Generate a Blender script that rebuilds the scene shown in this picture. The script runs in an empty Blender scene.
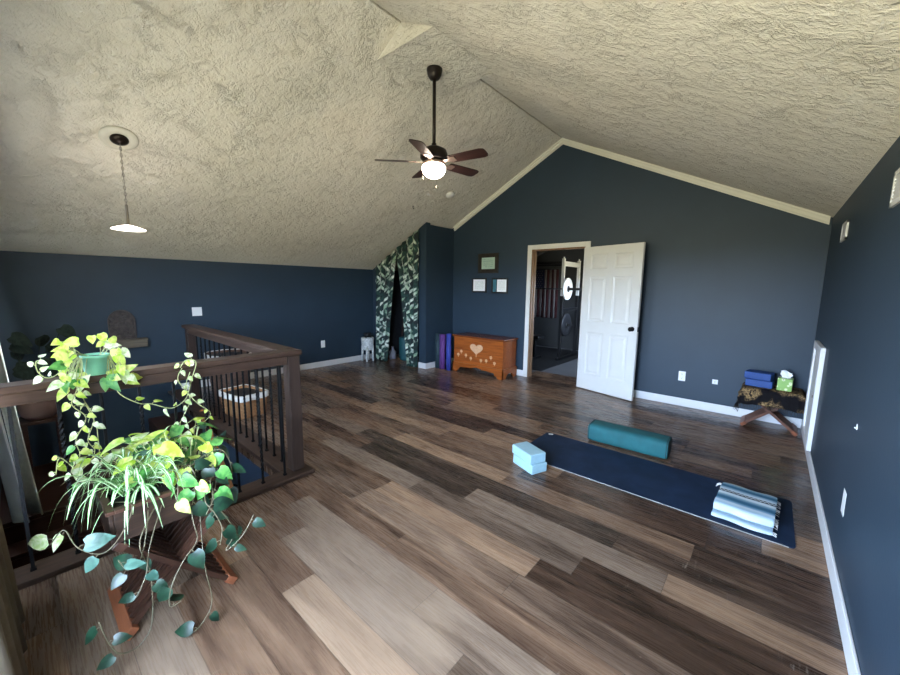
import bpy, math, random
from mathutils import Vector, Matrix
from math import sin, cos, pi, radians
random.seed(7)
C = bpy.context.scene.collection
V = Vector
# ------------------------------------------------------------------ room numbers (metres)
XR, XL, YB, YN = 0.373, -5.99, 5.338, -0.28
XM, ZR, ZL, ZE = -2.493, 3.5695, 1.7596, 2.172
SL, SR = (ZR-ZL)/(XM-XL), (ZR-ZE)/(XR-XM)
XS, YS = -2.57, 1.34            # stairwell opening: x < XS, y < YS
YC, XC = 4.617, -4.527          # closet front plane and its right side
H = 1.4548
def roof(x): return ZL+(x-XL)*SL if x < XM else ZE+(XR-x)*SR
# ------------------------------------------------------------------ mesh builder
class MB:
    def __init__(s): s.v=[]; s.f=[]; s.m=[]; s.s=[]
    def add(s, vs, fs, mi=0, sm=False):
        o=len(s.v); s.v += [tuple(v) for v in vs]
        for f in fs: s.f.append([i+o for i in f]); s.m.append(mi); s.s.append(sm)
        return s
    def box(s, c, d, rot=None, mi=0):
        c=V(c); h=V(d)/2
        vs=[V((x,y,z)) for x in (-h.x,h.x) for y in (-h.y,h.y) for z in (-h.z,h.z)]
        if rot is not None: vs=[rot@v for v in vs]
        return s.add([v+c for v in vs],[(0,1,3,2),(4,6,7,5),(0,4,5,1),(2,3,7,6),(0,2,6,4),(1,5,7,3)],mi)
    def bb(s, x0,x1,y0,y1,z0,z1, mi=0): return s.box(((x0+x1)/2,(y0+y1)/2,(z0+z1)/2),(x1-x0,y1-y0,z1-z0),None,mi)
    def prism(s, pts, axis, a0, a1, mi=0):
        """extrude a 2D polygon along an axis; pts are the other two coordinates in xyz order"""
        def mk(p,a):
            return {'x':(a,p[0],p[1]),'y':(p[0],a,p[1]),'z':(p[0],p[1],a)}[axis]
        n=len(pts); vs=[mk(p,a0) for p in pts]+[mk(p,a1) for p in pts]
        fs=[tuple(range(n)),tuple(range(2*n-1,n-1,-1))]+[(i,i+n,(i+1)%n+n,(i+1)%n) for i in range(n)]
        return s.add(vs,fs,mi)
    def bar(s, a, b, w, h, up=(0,0,1), mi=0):
        a=V(a); b=V(b); d=(b-a); L=d.length; d.normalize(); u=V(up); x=d.cross(u).normalized(); u=x.cross(d)
        rot=Matrix((x,d,u)).transposed()
        return s.box((a+b)/2,(w,L,h),rot,mi)
    def lathe(s, prof, n=24, c=(0,0,0), rot=None, mi=0, sm=True):
        c=V(c); vs=[]; fs=[]
        for r,z in prof:
            for k in range(n):
                v=V((r*cos(2*pi*k/n),r*sin(2*pi*k/n),z)); vs.append((rot@v if rot is not None else v)+c)
        for i in range(len(prof)-1):
            for k in range(n): fs.append((i*n+k,i*n+(k+1)%n,(i+1)*n+(k+1)%n,(i+1)*n+k))
        if prof[0][0]>1e-5: fs.append(tuple(range(n-1,-1,-1)))
        if prof[-1][0]>1e-5: fs.append(tuple((len(prof)-1)*n+k for k in range(n)))
        return s.add(vs,fs,mi,sm)
    def cyl(s, a, b, r, n=12, r2=None, mi=0, sm=True):
        a=V(a); b=V(b); d=(b-a); L=d.length; q=d.to_track_quat('Z','Y').to_matrix()
        return s.lathe([(r,0),(r if r2 is None else r2,L)],n,a,q,mi,sm)
    def tube(s, pts, r, n=6, mi=0, closed=False):
        pts=[V(p) for p in pts]; N=len(pts); vs=[]; fs=[]; u=None
        for i,p in enumerate(pts):
            a=pts[(i-1)%N] if closed or i>0 else p; b=pts[(i+1)%N] if closed or i<N-1 else p
            d=(b-a).normalized()
            if u is None: u=d.orthogonal().normalized()
            u=(u-d*u.dot(d)); u=u.normalized() if u.length>1e-6 else d.orthogonal().normalized(); w=d.cross(u)
            rr=r[i] if isinstance(r,(list,tuple)) else r
            for k in range(n): vs.append(p+(u*cos(2*pi*k/n)+w*sin(2*pi*k/n))*rr)
        for i in range(N if closed else N-1):
            j=(i+1)%N
            for k in range(n): fs.append((i*n+k,i*n+(k+1)%n,j*n+(k+1)%n,j*n+k))
        if not closed: fs += [tuple(range(n-1,-1,-1)),tuple((N-1)*n+k for k in range(n))]
        return s.add(vs,fs,mi,True)
    def grid(s, fn, nu, nv, mi=0, sm=True):
        vs=[fn(i/nu,j/nv) for i in range(nu+1) for j in range(nv+1)]
        fs=[(i*(nv+1)+j,(i+1)*(nv+1)+j,(i+1)*(nv+1)+j+1,i*(nv+1)+j+1) for i in range(nu) for j in range(nv)]
        return s.add(vs,fs,mi,sm)
    def leaf(s, p, d, n, L, W, mi=0, droop=.35, fold=.25):
        p=V(p); d=V(d).normalized(); n=V(n); n=(n-d*n.dot(d))
        n=n.normalized() if n.length>1e-4 else d.orthogonal(); sd=d.cross(n)
        T=[(0,.0),(.03,.30),(.14,.47),(.30,.5),(.50,.42),(.70,.28),(.87,.12),(1,.0)]
        vs=[]
        for t,w in T:
            m=p+d*(L*t)-n*(droop*L*t*t)
            back=d*(-.10*L*max(0,1-t*4))*(1 if w>0 else 0)
            vs += [m-sd*(W*w)+n*(fold*W*w)+back, m, m+sd*(W*w)+n*(fold*W*w)+back]
        fs=[]
        for i in range(len(T)-1): fs += [(3*i,3*i+1,3*i+4,3*i+3),(3*i+1,3*i+2,3*i+5,3*i+4)]
        return s.add(vs,fs,mi,True)
    def strap(s, p, ang, L, rise, drop, w, n=9, mg=0, mw=1):
        p=V(p); h=V((cos(ang),sin(ang),0)); sd=V((-sin(ang),cos(ang),0)); vs=[]; fs=[]; tw=random.uniform(-.5,.5)
        for i in range(n+1):
            t=i/n; q=p+h*(L*(t-.22*t*t))+V((0,0,rise*2.2*t*(1-t*.55)-drop*t*t*t))
            ww=w*(.55+.9*t)*(1-t)**.55 if t<1 else .0004
            ss=sd*cos(tw*t)+V((0,0,1))*sin(tw*t)
            for k in (-1,-.42,.42,1): vs.append(q+ss*(ww*k)+V((0,0,.25*ww*abs(k))))
        for i in range(n):
            for k,mm in ((0,mg),(1,mw),(2,mg)):
                a=i*4+k; s.f.append([a+len(s.v),a+1+len(s.v),a+5+len(s.v),a+4+len(s.v)]); s.m.append(mm); s.s.append(True)
        s.v += [tuple(v) for v in vs]
        return s
    def build(s, name, mats, parent=None, loc=(0,0,0), rz=0, bevel=0, solid=0, sub=0, flip=False):
        me=bpy.data.meshes.new(name); me.from_pydata(s.v,[],s.f); me.validate()
        if not isinstance(mats,(list,tuple)): mats=[mats]
        for m in mats: me.materials.append(m)
        if len(me.polygons)==len(s.f):
            me.polygons.foreach_set('material_index',s.m); me.polygons.foreach_set('use_smooth',s.s)
        import bmesh
        bm=bmesh.new(); bm.from_mesh(me); bmesh.ops.recalc_face_normals(bm,faces=bm.faces); bm.to_mesh(me); bm.free()
        me.update()
        o=bpy.data.objects.new(name,me); C.objects.link(o); o.location=loc; o.rotation_euler=(0,0,rz)
        if parent: o.parent=parent
        if solid:
            md=o.modifiers.new('solid','SOLIDIFY'); md.thickness=solid; md.offset=0
        if bevel:
            md=o.modifiers.new('bevel','BEVEL'); md.width=bevel; md.segments=2; md.limit_method='ANGLE'; md.angle_limit=radians(40)
        if sub:
            md=o.modifiers.new('sub','SUBSURF'); md.levels=sub; md.render_levels=sub
        return o
def tag(o, label, cat, group=None, kind=None):
    o['label']=label; o['category']=cat
    if group: o['group']=group
    if kind: o['kind']=kind
    return o
def thing(name, label, cat, loc=(0,0,0), rz=0, group=None):
    o=bpy.data.objects.new(name,None); C.objects.link(o); o.location=loc; o.rotation_euler=(0,0,rz); o.empty_display_size=.05
    return tag(o,label,cat,group)
def struct(o, label, cat): return tag(o,label,cat,None,'structure')
def dup(root, loc=None, rz=None, label=None, group=None):
    r=root.copy(); C.objects.link(r)
    if loc is not None: r.location=loc
    if rz is not None: r.rotation_euler=(0,0,rz)
    if label: r['label']=label
    if group: r['group']=group
    for ch in list(root.children):
        c=ch.copy(); C.objects.link(c); c.parent=r
        for g in list(ch.children):
            d=g.copy(); C.objects.link(d); d.parent=c
    return r
def smooth(pts, k=5):
    pts=[V(p) for p in pts]; out=[]
    for i in range(len(pts)-1):
        p0=pts[max(i-1,0)]; p1=pts[i]; p2=pts[i+1]; p3=pts[min(i+2,len(pts)-1)]
        for j in range(k):
            t=j/k; out.append(.5*((2*p1)+(p2-p0)*t+(2*p0-5*p1+4*p2-p3)*t*t+(3*p1-p0-3*p2+p3)*t**3))
    out.append(pts[-1]); return out
# ------------------------------------------------------------------ materials
class N:
    def __init__(s,name):
        s.mat=bpy.data.materials.new(name); s.mat.use_nodes=True; s.t=s.mat.node_tree; s.n=s.t.nodes; s.l=s.t.links
        s.b=s.n['Principled BSDF']; s.out=s.n['Material Output']
    def new(s,typ,**kw):
        x=s.n.new(typ)
        for k,v in kw.items(): setattr(x,k,v)
        return x
    def link(s,a,b): s.l.new(a,b)
    def coord(s,kind='Object',scale=(1,1,1),rot=(0,0,0)):
        c=s.new('ShaderNodeTexCoord'); m=s.new('ShaderNodeMapping'); m.inputs['Scale'].default_value=scale; m.inputs['Rotation'].default_value=rot
        s.link(c.outputs[kind],m.inputs[0]); return m.outputs[0]
    def noise(s,vec,scale,detail=4,rough=.55,dist=0):
        x=s.new('ShaderNodeTexNoise'); x.inputs['Scale'].default_value=scale; x.inputs['Detail'].default_value=detail
        x.inputs['Roughness'].default_value=rough; x.inputs['Distortion'].default_value=dist; s.link(vec,x.inputs['Vector']); return x.outputs['Fac']
    def ramp(s,fac,stops,interp='LINEAR'):
        x=s.new('ShaderNodeValToRGB'); x.color_ramp.interpolation=interp; e=x.color_ramp.elements
        while len(e)<len(stops): e.new(.5)
        for el,(p,c) in zip(e,stops): el.position=p; el.color=(*c,1) if len(c)==3 else c
        s.link(fac,x.inputs[0]); return x.outputs[0]
    def math(s,op,a,b=None,c=None):
        x=s.new('ShaderNodeMath',operation=op)
        for i,v in enumerate((a,b,c)):
            if v is None: continue
            if isinstance(v,(int,float)): x.inputs[i].default_value=v
            else: s.link(v,x.inputs[i])
        return x.outputs[0]
    def mix(s,fac,a,b,mode='MIX'):
        x=s.new('ShaderNodeMix',data_type='RGBA',blend_type=mode)
        for i,v in ((0,fac),(6,a),(7,b)):
            if isinstance(v,(int,float)): x.inputs[i].default_value=v
            elif isinstance(v,tuple): x.inputs[i].default_value=(*v,1) if len(v)==3 else v
            else: s.link(v,x.inputs[i])
        return x.outputs[2]
    def bump(s,h,strength=.3,dist=.01):
        x=s.new('ShaderNodeBump'); x.inputs['Strength'].default_value=strength; x.inputs['Distance'].default_value=dist
        s.link(h,x.inputs['Height']); s.link(x.outputs[0],s.b.inputs['Normal'])
    def col(s,c):
        if isinstance(c,tuple): s.b.inputs['Base Color'].default_value=(*c,1)
        else: s.link(c,s.b.inputs['Base Color'])
    def rough(s,r):
        if isinstance(r,(int,float)): s.b.inputs['Roughness'].default_value=r
        else: s.link(r,s.b.inputs['Roughness'])
def plain(name,c,rough=.5,metal=0,var=.12,scale=12,bump=0,bscale=60,spec=.5,kind='Object'):
    m=N(name); vec=m.coord(kind)
    f=m.noise(vec,scale,3)
    m.col(m.ramp(f,[(.25,tuple(x*(1-var) for x in c)),(.75,tuple(min(1,x*(1+var)) for x in c))])); m.rough(rough)
    m.b.inputs['Metallic'].default_value=metal; m.b.inputs['Specular IOR Level'].default_value=spec
    if bump: m.bump(m.noise(vec,bscale,3),bump,.004)
    return m.mat
def wood(name,dark,light,grain=(2,30,30),rough=.45,bump=.15):
    m=N(name); vec=m.coord('Object',grain)
    f=m.noise(vec,1.6,6,.6,.6); f2=m.noise(m.coord('Object',tuple(g*.18 for g in grain)),2,2)
    m.col(m.ramp(m.math('ADD',m.math('MULTIPLY',f,.7),m.math('MULTIPLY',f2,.3)),[(.3,dark),(.7,light)])); m.rough(rough); m.b.inputs['Specular IOR Level'].default_value=.28
    m.bump(f,bump,.003); return m.mat
def leafmat(name,a,b,scale=25,trans=.35,rough=.38,pos=(.4,.6)):
    m=N(name); f=m.noise(m.coord('Object'),scale,2,.5,.4); c=m.ramp(f,[(pos[0],a),(pos[1],b)])
    m.col(c); m.rough(rough)
    t=m.new('ShaderNodeBsdfTranslucent'); m.link(c,t.inputs[0]); x=m.new('ShaderNodeMixShader'); x.inputs[0].default_value=trans
    m.link(m.b.outputs[0],x.inputs[1]); m.link(t.outputs[0],x.inputs[2]); m.link(x.outputs[0],m.out.inputs[0]); return m.mat
def floor_mat():
    m=N('floor_planks'); PW,PL=.172,1.22
    c=m.new('ShaderNodeTexCoord'); sp=m.new('ShaderNodeSeparateXYZ'); m.link(c.outputs['Object'],sp.inputs[0])
    x,y=sp.outputs[0],sp.outputs[1]
    v=m.math('DIVIDE',y,PW); row=m.math('FLOOR',v)
    wn=m.new('ShaderNodeTexWhiteNoise',noise_dimensions='1D'); m.link(m.math('ADD',row,3.7),wn.inputs['W'])
    u=m.math('ADD',m.math('DIVIDE',x,PL),m.math('MULTIPLY',wn.outputs[0],7.0)); colm=m.math('FLOOR',u)
    cb=m.new('ShaderNodeCombineXYZ'); m.link(row,cb.inputs[0]); m.link(colm,cb.inputs[1])
    w2=m.new('ShaderNodeTexWhiteNoise',noise_dimensions='2D'); m.link(cb.outputs[0],w2.inputs['Vector']); rnd=w2.outputs[0]
    sc=m.new('ShaderNodeSeparateColor'); m.link(w2.outputs['Color'],sc.inputs[0]); rg,rb=sc.outputs[1],sc.outputs[2]
    cv=m.new('ShaderNodeCombineXYZ')
    m.link(m.math('ADD',m.math('MULTIPLY',x,1.1),m.math('MULTIPLY',rnd,37.)),cv.inputs[0])
    m.link(m.math('ADD',m.math('MULTIPLY',y,9.),m.math('MULTIPLY',rg,19.)),cv.inputs[1])
    g=m.noise(cv.outputs[0],1.5,6,.55,.7)
    cv2=m.new('ShaderNodeCombineXYZ')
    m.link(m.math('ADD',m.math('MULTIPLY',x,4),m.math('MULTIPLY',rb,11.)),cv2.inputs[0]); m.link(m.math('MULTIPLY',y,90.),cv2.inputs[1])
    g2=m.noise(cv2.outputs[0],1.5,3,.6)
    tone=m.math('ADD',m.math('MULTIPLY',rnd,.42),m.math('ADD',m.math('MULTIPLY',g,.78),m.math('MULTIPLY',g2,.05)))
    base=m.ramp(tone,[(.30,(.021,.0115,.0075)),(.50,(.066,.036,.023)),(.66,(.150,.088,.055)),(.92,(.29,.180,.110))])
    grey=m.ramp(tone,[(.30,(.022,.0135,.0095)),(.50,(.062,.039,.027)),(.66,(.125,.083,.058)),(.92,(.215,.150,.106))])
    col=m.mix(m.ramp(rb,[(.45,(0,0,0)),(.75,(1,1,1))]),base,grey)
    # pale saw-mark scratches in patches
    kn=m.noise(m.coord('Object',(1,1,1)),3.1,2,.5); sw=m.noise(m.coord('Object',(60,9,1)),1,3,.7)
    msk=m.math('MULTIPLY',m.ramp(kn,[(.56,(0,0,0)),(.66,(1,1,1))]),m.ramp(sw,[(.58,(0,0,0)),(.70,(1,1,1))]))
    col=m.mix(m.math('MULTIPLY',msk,.35),col,(.34,.27,.21))
    fy=m.math('FRACT',v); fx=m.math('FRACT',u)
    ey=m.math('MINIMUM',fy,m.math('SUBTRACT',1,fy)); ex=m.math('MINIMUM',fx,m.math('SUBTRACT',1,fx))
    seam=m.math('MAXIMUM',m.math('LESS_THAN',ey,.008),m.math('LESS_THAN',ex,.0014))
    col=m.mix(m.math('MULTIPLY',seam,.6),col,(.015,.01,.008)); m.col(col)
    m.rough(m.ramp(g2,[(.3,(.22,.22,.22)),(.7,(.34,.34,.34))])); m.b.inputs['Specular IOR Level'].default_value=.42
    m.bump(m.math('SUBTRACT',m.math('MULTIPLY',g2,.35),seam),.22,.002); return m.mat
def ceiling_mat():
    m=N('ceiling_stomp_texture'); vec=m.coord('Object')
    nz=m.new('ShaderNodeTexNoise'); nz.inputs['Scale'].default_value=7; nz.inputs['Detail'].default_value=3; m.link(vec,nz.inputs['Vector'])
    mx=m.new('ShaderNodeVectorMath',operation='MULTIPLY_ADD'); m.link(nz.outputs['Color'],mx.inputs[0]); mx.inputs[1].default_value=(.16,.16,.16); m.link(vec,mx.inputs[2])
    a=m.noise(mx.outputs[0],7.5,6,.66,.9)
    r=m.math('ABSOLUTE',m.math('SUBTRACT',a,.5)); ridge=m.ramp(r,[(0,(1,1,1)),(.03,(.25,.25,.25)),(.12,(0,0,0))])
    patch=m.ramp(m.noise(vec,5.5,3,.6),[(.46,(.0,.0,.0)),(.62,(1,1,1))])
    flat=m.ramp(m.noise(mx.outputs[0],9.5,5,.65),[(.42,(0,0,0)),(.58,(1,1,1))])
    h=m.math('ADD',m.math('MULTIPLY',m.math('MULTIPLY',ridge,patch),.8),m.math('ADD',m.math('MULTIPLY',flat,.45),m.math('MULTIPLY',m.noise(vec,45,4,.65),.55)))
    m.col(m.ramp(m.noise(vec,1.3,3),[(.3,(.72,.68,.595)),(.7,(.78,.74,.655))])); m.rough(.85); m.b.inputs['Specular IOR Level'].default_value=.2
    m.bump(h,.74,.020); return m.mat
M={}
M['floor']=floor_mat(); M['ceil']=ceiling_mat()
M['blue']=plain('wall_navy_paint',(.0225,.041,.062),.5,0,.06,3,.10,55,.35)
M['bluedark']=plain('stair_wall_paint',(.022,.046,.084),.5,0,.06,3,.08,55)
M['white']=plain('trim_white_paint',(.70,.70,.70),.42,0,.03,6)
M['door']=plain('door_white_paint',(.68,.68,.65),.40,0,.03,4,.06,30)
M['crown']=plain('crown_cream_paint',(.74,.72,.62),.45,0,.03,6)
M['jambwood']=wood('jamb_bare_wood',(.16,.09,.05),(.30,.18,.10),(30,30,2))
M['plastic']=plain('outlet_plastic',(.80,.80,.78),.35,0,.02)
M['dark']=plain('dark_slot',(.012,.012,.014),.6,0,.1)
M['black']=plain('black_iron',(.005,.005,.0055),.6,0,.2,spec=.15)
M['railwood']=wood('rail_stained_wood',(.020,.010,.007),(.072,.043,.030),(25,2.2,25),.36)
M['railwoodx']=wood('rail_stained_wood_long',(.020,.010,.007),(.068,.041,.029),(2.2,25,25),.36)
M['postwood']=wood('post_stained_wood',(.016,.009,.007),(.050,.031,.023),(25,25,2.2),.42)
M['tread']=wood('tread_wood',(.026,.011,.008),(.055,.024,.017),(25,2.2,25),.4)
M['orangewood']=wood('orange_stained_wood',(.23,.085,.028),(.46,.19,.07),(3,30,30),.42)
M['chest']=wood('chest_cedar',(.16,.036,.008),(.42,.115,.022),(2.4,26,26),.28)
M['chestlid']=wood('chest_lid_cedar',(.09,.022,.008),(.24,.065,.018),(2.4,26,26),.25)
M['inlay']=plain('pale_inlay',(.62,.36,.20),.4,0,.25,60)
M['standwood']=wood('slat_dark_wood',(.020,.009,.006),(.065,.028,.017),(20,3,3),.38)
M['footwood']=wood('foot_red_wood',(.15,.045,.02),(.28,.095,.042),(3,30,30),.42)
M['tablewood']=wood('table_brown_wood',(.065,.026,.014),(.15,.06,.034),(20,3,3),.4)
M['planter']=wood('planter_ribbed_wood',(.009,.0045,.003),(.036,.018,.010),(3,3,40),.5,.5)
M['soil']=plain('potting_soil',(.016,.011,.008),.95,0,.5,40,.8,80)
M['mat']=plain('yoga_mat_navy',(.0085,.020,.047),.75,0,.35,5,.12,200,.2)
M['block']=plain('foam_pale_blue',(.28,.44,.50),.6,0,.06,30,.15,300)
M['blueblock']=plain('foam_royal_blue',(.005,.045,.20),.6,0,.08,20)
M['teal']=plain('bolster_teal_velvet',(.007,.090,.100),.8,0,.22,9,.1,40)
M['tealdark']=plain('bolster_dark_end',(.004,.022,.026),.8,0,.2)
M['purple']=plain('mat_purple',(.10,.030,.17),.7,0,.15,20)
M['rollblue']=plain('mat_blue',(.025,.045,.28),.7,0,.15,20)
M['rollteal']=plain('mat_grey_teal',(.015,.038,.050),.7,0,.15,20)
M['bronze']=plain('fan_bronze',(.020,.014,.012),.35,.6,.2)
M['blade']=wood('fan_blade_walnut',(.012,.005,.0045),(.045,.020,.018),(2.5,30,30),.38)
M['nickel']=plain('brushed_nickel',(.40,.37,.33),.28,1,.1)
M['pink']=plain('fan_bracket_nickel',(.50,.38,.33),.30,.9,.1)
M['medal']=plain('medallion_plaster',(.62,.60,.52),.6)
M['potgreen']=plain('green_pot_plastic',(.19,.46,.30),.38,0,.12,9)
M['terra']=plain('terracotta',(.10,.05,.04),.7,0,.15,12)
M['wicker']=wood('wicker_orange',(.22,.10,.04),(.52,.28,.13),(40,40,70),.6,.9)
M['wickerdark']=wood('wicker_brown',(.04,.022,.016),(.18,.105,.075),(45,45,45),.6,.9)
M['liner']=plain('liner_white_cloth',(.74,.73,.70),.85,0,.05,20,.2,60)
M['greycurt']=plain('curtain_grey_linen',(.34,.345,.31),.9,0,.10,30,.25,250)
def cloth_through(name,c,tr):
    m=N(name); f=m.noise(m.coord('Object'),30,3); cc=m.ramp(f,[(.3,tuple(x*.9 for x in c)),(.7,tuple(min(1,x*1.1) for x in c))]); m.col(cc); m.rough(.9)
    t=m.new('ShaderNodeBsdfTranslucent'); m.link(cc,t.inputs[0]); x=m.new('ShaderNodeMixShader'); x.inputs[0].default_value=tr
    m.link(m.b.outputs[0],x.inputs[1]); m.link(t.outputs[0],x.inputs[2]); m.link(x.outputs[0],m.out.inputs[0]); return m.mat
M['greycurt']=cloth_through('curtain_grey_linen_sheer',(.72,.73,.68),.5)
M['browncurt']=plain('curtain_brown_linen',(.13,.10,.065),.9,0,.15,30,.25,250)
M['paper']=plain('paper',(.88,.90,.89),.5,0,.02)
M['frameblk']=plain('frame_black',(.010,.010,.010),.3,0,.2)
M['framebrn']=plain('frame_dark_wood',(.022,.018,.012),.35,0,.3)
M['closetdark']=plain('closet_shade_colour',(.008,.010,.013),.8)  # closet shade put into the colour
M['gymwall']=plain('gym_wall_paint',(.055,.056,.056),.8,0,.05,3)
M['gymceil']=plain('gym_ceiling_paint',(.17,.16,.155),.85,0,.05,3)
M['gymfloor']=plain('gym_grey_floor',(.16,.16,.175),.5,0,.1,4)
M['rubber']=plain('rubber_mat',(.016,.016,.018),.65,0,.15,8,.1,200)
M['rackwhite']=plain('rack_white_steel',(.78,.78,.76),.4,0,.04)
M['rackblack']=plain('rack_black_steel_and_shade',(.008,.008,.009),.4,0,.1)
M['platewhite']=plain('plate_white',(.75,.75,.73),.45,0,.12,14)
M['platedark']=plain('plate_black',(.02,.02,.022),.45,0,.3,14)
M['red']=plain('flag_red',(.06,.012,.013),.8); M['fwhite']=plain('flag_white',(.22,.19,.18),.8); M['fblue']=plain('flag_blue',(.012,.016,.05),.8)
M['pothos']=leafmat('pothos_leaf_lime',(.42,.62,.05),(.70,.74,.22),30,.42)
M['pothosp']=leafmat('pothos_leaf_cream',(.46,.60,.22),(.80,.80,.58),40,.35)
M['pothosg']=leafmat('pothos_leaf_green',(.055,.22,.05),(.16,.40,.09),30,.35)
M['dkleaf']=leafmat('pothos_leaf_deep',(.004,.018,.009),(.010,.038,.018),30,.08,.40)
M['greyleaf']=leafmat('pothos_leaf_grey_green',(.020,.065,.045),(.075,.16,.12),25,.10,.40)
M['spg']=leafmat('spider_leaf_green',(.10,.32,.07),(.22,.48,.13),40,.3)
M['spw']=leafmat('spider_leaf_stripe',(.66,.76,.50),(.85,.88,.72),40,.3)
M['stem']=plain('vine_stem',(.42,.45,.20),.5); M['dkstem']=plain('vine_stem_brown',(.09,.075,.04),.5)
M['shadeleaf']=leafmat('shade_plant_leaf',(.004,.011,.007),(.012,.026,.016),20,.1,.9)
M['stoolwhite']=plain('white_ornate_ceramic',(.62,.66,.66),.4,0,.5,55,.5,60)
M['tissuegreen']=None
def emit(name,c,st):
    m=N(name); m.b.inputs['Emission Color'].default_value=(*c,1); m.b.inputs['Emission Strength'].default_value=st; m.col((.8,.8,.75)); return m.mat
M['bowl']=emit('lit_fan_bowl_glass',(1,.86,.72),9); M['pendglow']=emit('lit_pendant_glass',(1,.88,.80),9)
def glass_mat():
    m=N('window_glass'); t=m.new('ShaderNodeBsdfTransparent'); g=m.new('ShaderNodeBsdfGlossy'); g.inputs['Roughness'].default_value=.02
    x=m.new('ShaderNodeMixShader'); x.inputs[0].default_value=.05; m.link(t.outputs[0],x.inputs[1]); m.link(g.outputs[0],x.inputs[2]); m.link(x.outputs[0],m.out.inputs[0]); return m.mat
M['glass']=glass_mat()
def palm_cloth():
    m=N('palm_leaf_cloth'); vec=m.coord('Object',(1,1,1))
    out=None
    for k,(rot,ph) in enumerate(((.65,0),(-.7,3.1))):
        mp=m.coord('Object',(1,.35,1),(0,rot,0))
        vo=m.new('ShaderNodeTexVoronoi'); vo.inputs['Scale'].default_value=6.5+1.5*k; mm=m.new('ShaderNodeMapping'); mm.inputs['Scale'].default_value=(2.3,1,.62); mm.inputs['Location'].default_value=(ph,ph,ph)
        m.link(mp,mm.inputs[0]); m.link(mm.outputs[0],vo.inputs['Vector'])
        b=m.ramp(vo.outputs['Distance'],[(.30,(1,1,1)),(.42,(0,0,0))]); out=b if out is None else m.math('MAXIMUM',out,b)
    n=m.ramp(m.noise(vec,16,3),[(.44,(0,0,0)),(.56,(1,1,1))])
    light=m.ramp(m.noise(vec,7,2),[(.4,(.30,.44,.30)),(.6,(.72,.78,.68))])
    dark=m.ramp(m.noise(vec,9,2),[(.4,(.006,.014,.016)),(.6,(.015,.055,.045))])
    m.col(m.mix(m.math('MULTIPLY',out,m.math('ADD',m.math('MULTIPLY',n,.5),.5)),dark,light)); m.rough(.85); return m.mat
M['palm']=palm_cloth()
def stripes(name,axis,stops,rough=.85,interp='LINEAR',bump=.3):
    m=N(name); c=m.new('ShaderNodeTexCoord'); sp=m.new('ShaderNodeSeparateXYZ'); m.link(c.outputs['Generated'],sp.inputs[0])
    m.col(m.ramp(sp.outputs[axis],stops,interp)); m.rough(rough)
    m.bump(m.noise(m.coord('Object',(60,160,60)),1,3),bump,.004); return m.mat
W_,B_,K_=(.52,.60,.66),(.014,.095,.175),(.012,.016,.022)
def zig(mat):
    n=N.__new__(N); n.mat=mat; n.t=mat.node_tree; n.n=n.t.nodes; n.l=n.t.links; n.b=n.n['Principled BSDF']
    c=n.new('ShaderNodeTexCoord'); sp=n.new('ShaderNodeSeparateXYZ'); n.link(c.outputs['Generated'],sp.inputs[0]); y=n.math('DIVIDE',n.math('SUBTRACT',sp.outputs[1],.545),.075)
    inb=n.math('MULTIPLY',n.math('GREATER_THAN',y,0),n.math('LESS_THAN',y,1)); tri=n.math('MULTIPLY',n.math('ABSOLUTE',n.math('SUBTRACT',n.math('FRACT',n.math('MULTIPLY',sp.outputs[0],13)),.5)),2)
    z=n.math('MULTIPLY',inb,n.math('LESS_THAN',n.math('ABSOLUTE',n.math('SUBTRACT',n.math('ADD',n.math('MULTIPLY',tri,.55),.22),y)),.16))
    old=n.b.inputs['Base Color'].links[0].from_socket; n.link(n.mix(z,n.mix(inb,old,(.010,.013,.018)),(.5,.56,.6)),n.b.inputs['Base Color']); return mat
M['blanket']=stripes('striped_blanket_cloth',1,[(0,W_),(.10,(.28,.41,.50)),(.17,(.46,.55,.61)),(.22,(.14,.28,.40)),(.28,B_),(.34,B_),(.42,(.20,.34,.43)),(.46,W_),(.52,W_),(.535,K_),(.56,(.5,.55,.6)),(.58,K_),(.61,K_),(.625,W_),(.69,(.28,.41,.50)),(.75,B_),(.81,B_),(.86,(.16,.32,.44)),(.92,(.42,.53,.60)),(.97,W_)])
def shawl_mat():
    m=N('black_gold_shawl'); vec=m.coord('Object'); a=m.noise(vec,26,4,.6,2.5); r=m.math('ABSOLUTE',m.math('SUBTRACT',a,.5))
    band=m.ramp(m.noise(m.coord('Object',(4,6,5)),1.2,1),[(.40,(0,0,0)),(.50,(1,1,1))])
    f=m.math('MULTIPLY',m.ramp(r,[(.02,(1,1,1)),(.05,(0,0,0))]),band)
    m.col(m.mix(f,(.008,.007,.008),(.42,.27,.12))); m.rough(.9); m.b.inputs['Specular IOR Level'].default_value=.1; return m.mat
M['shawl']=shawl_mat()
def floral():
    m=N('tissue_box_floral'); vec=m.coord('Object'); vo=m.new('ShaderNodeTexVoronoi'); vo.inputs['Scale'].default_value=24; m.link(vec,vo.inputs['Vector'])
    c=m.mix(m.ramp(vo.outputs['Distance'],[(.28,(1,1,1)),(.38,(0,0,0))]),(.20,.38,.06),(.60,.66,.34))
    c=m.mix(m.ramp(vo.outputs['Distance'],[(.10,(1,1,1)),(.16,(0,0,0))]),c,(.05,.10,.03)); m.col(c); m.rough(.4); return m.mat
M['tissuegreen']=floral()
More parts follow.
